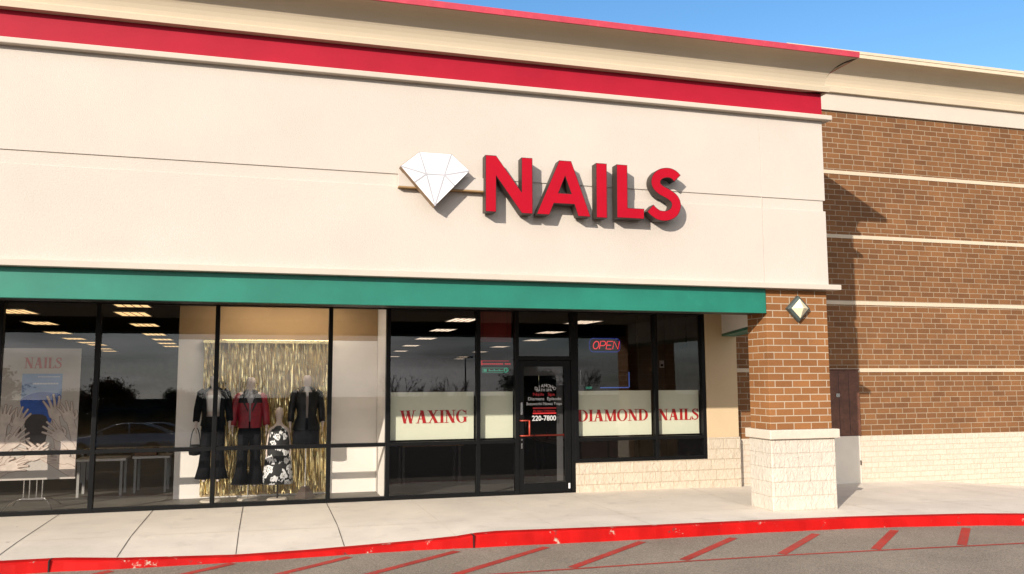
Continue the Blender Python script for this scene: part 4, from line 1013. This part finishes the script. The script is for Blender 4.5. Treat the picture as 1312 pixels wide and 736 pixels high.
def hand(wr, d, L_, s, spread=.22):
    """a printed hand: forearm, palm, four fingers, thumb as one-piece outlines"""
    wr = Vector(wr); d = Vector(d).normalized(); n_ = Vector((-d.y, d.x))*s
    o = []
    fore = [wr-d*.5-n_*.075, wr-n_*.05, wr+d*.10-n_*.075, wr+d*.20-n_*.07, wr+d*.20+n_*.07, wr+d*.08+n_*.075, wr+n_*.05, wr-d*.5+n_*.08]
    o.append(smoothpoly([tuple(v) for v in fore]))
    for k in range(4):
        a = (k-1.5)*spread; dd = d*math.cos(a)+n_*math.sin(a); b_ = wr+d*.17+n_*(k-1.5)*.037; l = L_*(.85, 1, .95, .75)[k]
        o.append(stroke([tuple(b_), tuple(b_+dd*l*.5), tuple(b_+dd*l+n_*.01)], lambda t: .036*(1-.45*t), 4))
    b_ = wr+d*.06-n_*.06; dd = d*.7-n_*.7
    o.append(stroke([tuple(b_), tuple(b_+dd*.08), tuple(b_+dd*.09+d*.07)], lambda t: .04*(1-.4*t), 4))
    return o
cl_ = lambda pl: [(max(PX0+.005, min(PX1-.005, x)), max(PZ0+.005, min(PZ1-.005, z))) for x, z in pl]
specs = [((72, 540), (-.22, 1), .20, 1), ((16, 552), (.35, 1), .17, -1), ((94, 545), (-.35, 1), .17, 1), ((0, 548), (.15, 1), .15, -1), ((86, 566), (-.8, .75), .19, 1), ((6, 574), (.8, .8), .18, -1), ((58, 586), (-.9, .5), .19, 1), ((34, 588), (.9, .45), .18, -1), ((97, 592), (-1, .3), .17, 1), ((2, 600), (1, .25), .16, -1)]
def grow(pl, k):
    n = len(pl); out = []
    ar = sum(pl[i][0]*pl[(i+1) % n][1]-pl[(i+1) % n][0]*pl[i][1] for i in range(n)); sg = 1 if ar > 0 else -1
    for i in range(n):
        d = Vector(pl[(i+1) % n])-Vector(pl[i-1])
        if d.length < 1e-6: out.append(pl[i]); continue
        d.normalize(); out.append((pl[i][0]+d.y*sg*k, pl[i][1]-d.x*sg*k))
    return out
mh = MB()
for i, sp in enumerate(specs):
    pls = hand(pp(*sp[0]), sp[1], sp[2]*1.25, sp[3])
    for j, pl in enumerate(pls):
        y_ = 14.9945-i*.0009
        mh.mi = 1; mh.prism([cl_(grow(pl, .007))], y_-.00003*j, y_+.0002, back=False, sides=False)
        mh.mi = 0; mh.prism([cl_(pl)], y_-.0004-.00003*j, y_, back=False, sides=False)
mh.build('printed_hands', [M['poster_pale'], M['poster_shade']], po)
x0_, zt_ = pp(24, 458); x1_, zb_ = pp(76, 472)
serif_text('NAILS', x0_, x1_, zb_, zt_, 14.999).build('lettering', M['poster_text'], po)
mb = MB()
for i in range(18): a = pp(44+1.7*i, 482.5); mb.box(a[0], a[0]+.011, 14.9955, 14.997, a[1]-.012, a[1])
for i in range(16): a = pp(38+2.2*i, 491); mb.box(a[0], a[0]+.015, 14.9955, 14.997, a[1]-.022, a[1])
mb.build('printed_lines', M['white_vinyl'], po)
mb = MB()
for dx in (-.13, -.05, .05, .13): mb.tube([(-3.42+dx, 15.03, .16), (-3.42+dx, 15.03, 1.2)], .010, 8)
mb.build('pole', M['chrome'], PS)
mb = MB(); mb.box(-3.60, -3.24, 15.01, 15.05, .135, .165)
for sx_, sy_ in ((-1, -1), (-1, 1), (1, -1), (1, 1)):
    mb.tube([(-3.42+sx_*.16, 15.03, .15), (-3.42+sx_*.22, 15.03+sy_*.10, .135), (-3.42+sx_*.29, 15.03+sy_*.22, .08), (-3.42+sx_*.34, 15.03+sy_*.3, .015)], .011, 8)
mb.build('foot', M['chrome'], PS)

# ------------------------------------------------------------------ tables and fittings inside
def table(x0, x1, y0, y1, h, label, name='work_table', mat='white_paint', grp='plain tables inside the shops', lmat='table_leg'):
    e = empty(name, ((x0+x1)/2, (y0+y1)/2, 0), label, 'table', grp)
    bx('table_top', M[mat], e, x0, x1, y0, y1, h-.04, h, bevel=.004)
    for xx in (x0+.03, x1-.09):
        for yy in (y0+.03, y1-.09): bx('leg', M[lmat], e, xx, xx+.04, yy, yy+.04, .004, h-.04)
    return e
table(-3.05, -2.26, 16.1, 16.7, .64, 'white legged table behind the poster, nearest the left windows')
table(-2.20, -1.58, 16.4, 17.0, .64, 'white legged table beside the display wall')
table(-3.4, -1.75, 18.3, 19.0, .62, 'long white legged table farther back behind the left windows')
e = empty('box', (-2.0, 16.7, .64), 'brown cardboard box lying on the table beside the display wall', 'box')
mb = MB(); mb.box(-2.18, -1.82, 16.5, 16.8, .642, .74); mb.build('carton', M['card'], e, bevel=.004); mb = MB(); mb.box(-2.19, -1.81, 16.49, 16.81, .741, .765); mb.build('lid', M['card'], e, bevel=.004)
table(2.5, 3.7, 16.2, 16.8, .74, 'manicure table in the dark under the WAXING sign', 'manicure_table', 'card', lmat='brown_base')
table(5.4, 6.3, 16.6, 17.2, .74, 'manicure table in the dark under the DIAMOND sign', 'manicure_table', 'card', lmat='brown_base')
# reception cabinet with register and screen
e = empty('cabinet', (7.0, 17.3, 0), 'tall dark cabinet behind the DIAMOND window', 'cabinet')
bx('carcass', M['wall_dark'], e, 6.45, 7.70, 17.15, 17.55, .004, 1.72, bevel=.006)
for xx in (6.47, 7.09): bx('cabinet_door', M['card'], e, xx, xx+.59, 17.125, 17.148, .05, 1.68, bevel=.004)
e = empty('cash_register', (6.72, 17.3, 1.72), 'dark cash register on top of the tall cabinet', 'cash register')
bx('register_body', M['lamp_metal'], e, 6.55, 6.93, 17.18, 17.45, 1.722, 1.83, bevel=.01); bx('register_display', M['led_green'], e, 6.60, 6.74, 17.172, 17.18, 1.75, 1.80)
mb = MB(); mb.tube([(6.57, 17.4, 1.83), (6.57, 17.4, 2.15)], .012, 8); mb.build('display_pole', M['chrome'], e)
e = empty('monitor', (7.32, 17.3, 1.72), 'flat screen with blue lit edge on the tall cabinet', 'monitor')
bx('bezel', M['black_metal'], e, 6.97, 7.68, 17.30, 17.34, 1.76, 2.12, bevel=.004)
mb = MB(); mb.box(7.650, 7.668, 17.292, 17.298, 1.78, 2.11); mb.box(6.98, 7.648, 17.292, 17.298, 1.765, 1.785); mb.build('lit_edge', M['screen_blue'], e)
bx('monitor_foot', M['black_metal'], e, 7.2, 7.45, 17.25, 17.40, 1.722, 1.758)
e = empty('wall_sconce', (8.02, 16.95, 2.1), 'small warm sconce lighting the dark partition behind NAILS window', 'wall lamp')
mb = MB(); mb.loft([(2.06, 8.05, 16.94, .03, .03), (2.13, 8.05, 16.94, .05, .05)], 12, cap=False); mb.build('shade', M['brown_base'], e, solid=.003)
mb = MB(); mb.loft([(2.08, 8.05, 16.94, .008, .008), (2.10, 8.05, 16.94, .018, .018), (2.125, 8.05, 16.94, .012, .012)], 10); mb.build('bulb', M['lamp_warm'], e)
mb = MB(); mb.box(8.035, 8.065, 16.98, 17.0, 2.02, 2.08); mb.tube([(8.05, 16.99, 2.05), (8.05, 16.94, 2.06)], .008, 6); mb.build('bracket', M['brown_base'], e)
e = empty('notice', (8.31, 16.99, 2.25), 'small white notice on the dark partition behind NAILS window', 'notice')
bx('paper', M['white_cloth'], e, 8.25, 8.36, 16.992, 16.998, 2.20, 2.36); bx('print', M['trim_dark'], e, 8.275, 8.335, 16.988, 16.991, 2.23, 2.28)
random.seed(3)
for i, (x, m_, lab) in enumerate(((6.0, 'white_cloth', 'white bottle on the manicure table under the DIAMOND sign'), (6.15, 'orange', 'orange bottle on the manicure table under the DIAMOND sign'), (5.62, 'red_leather', 'red bottle on the manicure table under the DIAMOND sign'))):
    e = empty('bottle', (x, 16.85, .74), lab, 'bottle', 'bottles on the manicure table')
    mb = MB(); mb.smooth = True; mb.loft([(.742, x, 16.85, .033, .033), (.84, x, 16.85, .035, .035), (.87, x, 16.85, .014, .014), (.885, x, 16.85, .012, .012)], 12); mb.build('flask', M[m_], e)
    mb = MB(); mb.loft([(.886, x, 16.85, .015, .015), (.915, x, 16.85, .015, .015)], 10); mb.build('cap', M['trim_dark'], e)
# security camera by the right jamb
e = empty('security_camera', (7.62, 14.6, 2.5), 'small black security camera on arm inside rightmost window', 'camera')
mb = MB(); mb.tube([(7.66, 14.62, 3.35), (7.66, 14.62, 2.62)], .010, 8); mb.build('arm', M['black_metal'], e)
mb = MB(); mb.tube([(7.66, 14.62, 2.60), (7.55, 14.57, 2.56)], .035, 12); mb.build('camera_body', M['black_metal'], e)
mb = MB(); mb.tube([(7.548, 14.569, 2.559), (7.530, 14.561, 2.552)], .024, 10); mb.build('camera_lens', M['car_glass'], e)

# ------------------------------------------------------------------ the lot behind the viewer (seen as reflections)
def make_car(mat, name='parked_car'):
    e = empty(name, (0, 0, 0)); mb = MB(); mb.smooth = True
    st = [(-2.28, .42, .62, .62), (-2.22, .30, .72, .74), (-1.9, .22, .80, .84), (-1.2, .20, .90, .88), (-.7, .20, .96, .89), (.6, .20, .98, .90), (1.6, .20, .99, .88), (2.05, .24, .96, .84), (2.25, .34, .88, .76), (2.30, .45, .70, .66)]
    rg = [[(x, -w_*.96, lo), (x, -w_, lo+(hi-lo)*.45), (x, -w_*.95, hi-.06), (x, -w_*.80, hi), (x, w_*.80, hi), (x, w_*.95, hi-.06), (x, w_, lo+(hi-lo)*.45), (x, w_*.96, lo)] for x, lo, hi, w_ in st]
    mb.rings(rg); mb.build('car_body', M[mat], e)
    mb = MB(); mb.smooth = True
    gh = [(-1.05, .93, .94, .74), (-.55, .94, 1.19, .70), (-.15, .95, 1.37, .64), (.35, .96, 1.43, .62), (.95, .97, 1.40, .61), (1.5, .97, 1.22, .64), (2.0, .95, .98, .70)]
    mb.rings([[(x, -w_-.10*(1 if hi-lo > .1 else 0), lo), (x, -w_, hi-.02), (x, w_, hi-.02), (x, w_+.10*(1 if hi-lo > .1 else 0), lo)] for x, lo, hi, w_ in gh]); mb.build('cabin_glass', M['car_glass'], e)
    mb = MB(); mb.smooth = True
    mb.rings([[(x, -w_-.015, hi-.03), (x, -w_*.8, hi+.012), (x, w_*.8, hi+.012), (x, w_+.015, hi-.03)] for x, lo, hi, w_ in gh[2:5]]); 
    for s in (-1, 1):
        mb.tube([(x, s*(w_+.01), hi-.01) for x, lo, hi, w_ in gh[:3]], .03, 6); mb.tube([(x, s*(w_+.01), hi-.01) for x, lo, hi, w_ in gh[4:]], .035, 6); mb.tube([(.42, s*.73, .97), (.40, s*.64, 1.40)], .035, 6)
    mb.build('roof', M[mat], e)
    for x in (-1.42, 1.38):
        for s in (-1, 1):
            mb = MB(); mb.tube([(x, s*.90, .32), (x, s*.72, .32)], .32, 24); wh = mb.build('wheel', M['rubber'], e)
            mb = MB(); mb.tube([(x, s*.915, .32), (x, s*.905, .32)], .21, 16); mb.build('rim', M['chrome'], wh)
    for s in (-1, 1):
        bx('headlight', M['white_vinyl'], e, -2.24, -2.18, min(s*.45, s*.70), max(s*.45, s*.70), .58, .69); bx('tail_light', M['tail_lamp'], e, 2.22, 2.30, min(s*.45, s*.70), max(s*.45, s*.70), .66, .80)
        mb = MB(); mb.obox((-.62, s*.98, 1.0), (.06, 0, 0), (0, .09, 0), (0, 0, .06)); mb.build('wing_mirror', M[mat], e)
    return e
c1 = make_car('car_dark'); c1.location = (-5.9, -11.8, -.15); tag(c1, 'dark sedan mirrored in the left windows, nearer of the parked cars', 'car', 'cars parked in the lot')
c2_ = make_car('car_grey'); c2_.location = (-5.5, -15.9, -.15); tag(c2_, 'grey sedan mirrored behind the dark sedan in the left windows', 'car', 'cars parked in the lot')
c3 = copy_tree(c1); c3.location = (-16.0, -24, -.15); c3.rotation_euler = (0, 0, R(90)); tag(c3, 'dark sedan parked end-on far across the lot', 'car', 'cars parked in the lot')

def limb(mb, p, d, L_, r, depth, spread, rnd, up=.25, tips=None):
    p = Vector(p); pts = [p.copy()]; rs = [r]; dd = Vector(d).normalized()
    for i in range(3):
        dd = (dd+Vector((rnd.uniform(-.18, .18), rnd.uniform(-.18, .18), rnd.uniform(-.05, .15)))).normalized(); p = p+dd*L_/3; pts.append(p.copy()); rs.append(r*(1-.15*(i+1)))
    mb.tube(pts, rs, 5 if depth > 2 else 4, cap=False)
    if tips is not None and depth <= 2: tips.append(p.copy())
    if depth <= 0: return
    for k in range(rnd.choice((2, 3, 3))):
        a = rnd.uniform(0, 6.28); s = rnd.uniform(spread*.6, spread*1.2); side = dd.orthogonal().normalized(); side.rotate(Quaternion(dd, a))
        nd = dd*math.cos(s)+side*math.sin(s)+Vector((0, 0, up*.3)); q = pts[-1] if k else pts[2]
        limb(mb, q, nd, L_*rnd.uniform(.62, .8), r*.62, depth-1, spread, rnd, up, tips)
def bare_tree(seed, h):
    rnd = random.Random(seed); e = empty('bare_tree', (0, 0, 0)); mb = MB(); mb.tube([(0, 0, 0), (.05, 0, h*.12), (0, .05, h*.26)], [h*.026, h*.021, h*.018], 8, cap=False); mb.build('trunk', M['bark'], e)
    mb = MB()
    for k in range(4):
        a = k*1.57+rnd.uniform(-.4, .4); limb(mb, (0, .05, h*.25), (math.cos(a)*.6, math.sin(a)*.6, 1), h*.27, h*.017, 4, .55, rnd)
    mb.build('crown', M['bark'], e); return e
def leafy_tree(seed, h, mat):
    rnd = random.Random(seed); e = empty('leafy_tree', (0, 0, 0)); tips = []; mb = MB(); mb.tube([(0, 0, 0), (.03, 0, h*.15), (0, .04, h*.3)], [h*.03, h*.024, h*.018], 8, cap=False)
    for k in range(5):
        a = k*1.26+rnd.uniform(-.4, .4); limb(mb, (0, .04, h*.28), (math.cos(a)*.7, math.sin(a)*.7, 1), h*.25, h*.011, 3, .6, rnd, tips=tips)
    mb.build('trunk', M['bark'], e); mb = MB()
    for t in tips:
        for _ in range(26):
            c_ = t+Vector((rnd.gauss(0, 1), rnd.gauss(0, 1), rnd.gauss(0, .8)))*h*.055; u = Vector((rnd.uniform(-1, 1), rnd.uniform(-1, 1), rnd.uniform(-1, 1))).normalized()*h*.012; v = u.orthogonal().normalized()*h*.012
            mb.add([c_-u-v, c_+u-v, c_+u+v, c_-u+v], [(0, 1, 2, 3)])
    mb.build('crown', M[mat], e); return e
bt = [bare_tree(5, 7.5), bare_tree(9, 6.5)]
spots = [(13.6, -60, 6.6, 0), (21.4, -72, 6.4, 1), (18.0, -66, 5.4, 1), (38, -72, 8.0, 0), (-3.2, -70, 7.4, 1), (56, -74, 6.5, 0), (4.6, -62, 5.4, 0)]
lab = ['large bare tree, its branches mirrored left above the WAXING sign', 'bare tree mirrored right above the WAXING sign', 'small bare tree mirrored mid above the WAXING sign', 'bare tree mirrored left of the OPEN sign', 'bare tree mirrored beside the display curtain',
       'bare tree far right beyond the lot', 'low bare tree mirrored on the white display wall']
for i, (x, y, h, k) in enumerate(spots):
    o = bt[k] if not bt[k].get('label') else copy_tree(bt[k])
    tag(o, lab[i], 'tree', 'bare trees across the lot'); o.location = (x, y, -.17); s = h/(7.5, 6.5)[k]; o.scale = (s, s, s); o.rotation_euler = (0, 0, i*1.1)
lt = {'leaf_autumn': leafy_tree(2, 8, 'leaf_autumn'), 'leaf_green': leafy_tree(4, 8, 'leaf_green')}
for i, (x, y, h, mt, lb_) in enumerate([(-15.5, -66, 6.1, 'leaf_autumn', 'orange autumn tree mirrored above the cars'), (-25, -58, 7.4, 'leaf_autumn', 'large orange tree mirrored in the poster'), (29.5, -70, 7.4, 'leaf_green', 'dense green tree mirrored left of the door'), (34, -78, 6.4, 'leaf_green', 'green tree mirrored in the door glass'),
        (-9.5, -82, 5.6, 'leaf_green', 'low green tree mirrored right of the orange tree'), (-20, -74, 5.4, 'leaf_green', 'low green tree mirrored left of the orange tree'), (5, -84, 5.6, 'leaf_green', 'far green tree behind the grey sedan')]):
    o = lt[mt] if not lt[mt].get('label') else copy_tree(lt[mt])
    tag(o, lb_, 'tree', 'leafy trees across the lot'); o.location = (x, y, -.17); s = h/8; o.scale = (s, s, s); o.rotation_euler = (0, 0, i*2.1)
def lot_pole(x, y, h, lb_):
    e = empty('light_pole', (x, y, -.15), lb_, 'light pole', 'light poles in the lot')
    MB().tube([(x, y, -.15), (x, y, .65)], .28, 16).build('pole_base', M['walk'], e); MB().tube([(x, y, .65), (x, y, h)], [.09, .06], 10).build('pole', M['pole_grey'], e)
    mb = MB(); mb.box(x-.75, x-.2, y-.18, y+.18, h-.08, h+.06); mb.box(x+.2, x+.75, y-.18, y+.18, h-.08, h+.06); mb.box(x-.2, x+.2, y-.04, y+.04, h-.06, h+.02); mb.build('lamp_head', M['pole_grey'], e)
lot_pole(18.6, -52, 7.0, 'grey light pole mirrored right above the WAXING sign'); lot_pole(40, -44, 8.5, 'grey light pole mirrored in the door glass')
fb = empty('far_building', (0, -95, 0), 'long low dark building across the lot, mirrored in the glass', 'building')
bx('wall', M['far_wall'], fb, -90, 85, -110, -93, -.18, 3.8); bx('roof', M['far_roof'], fb, -90.5, 85.5, -110.5, -92.5, 3.8, 4.2)
for i in range(34):
    MB().box(-84+i*5, -81+i*5, -92.98, -92.9, .3, 2.7).build('window', M['car_glass'], fb)
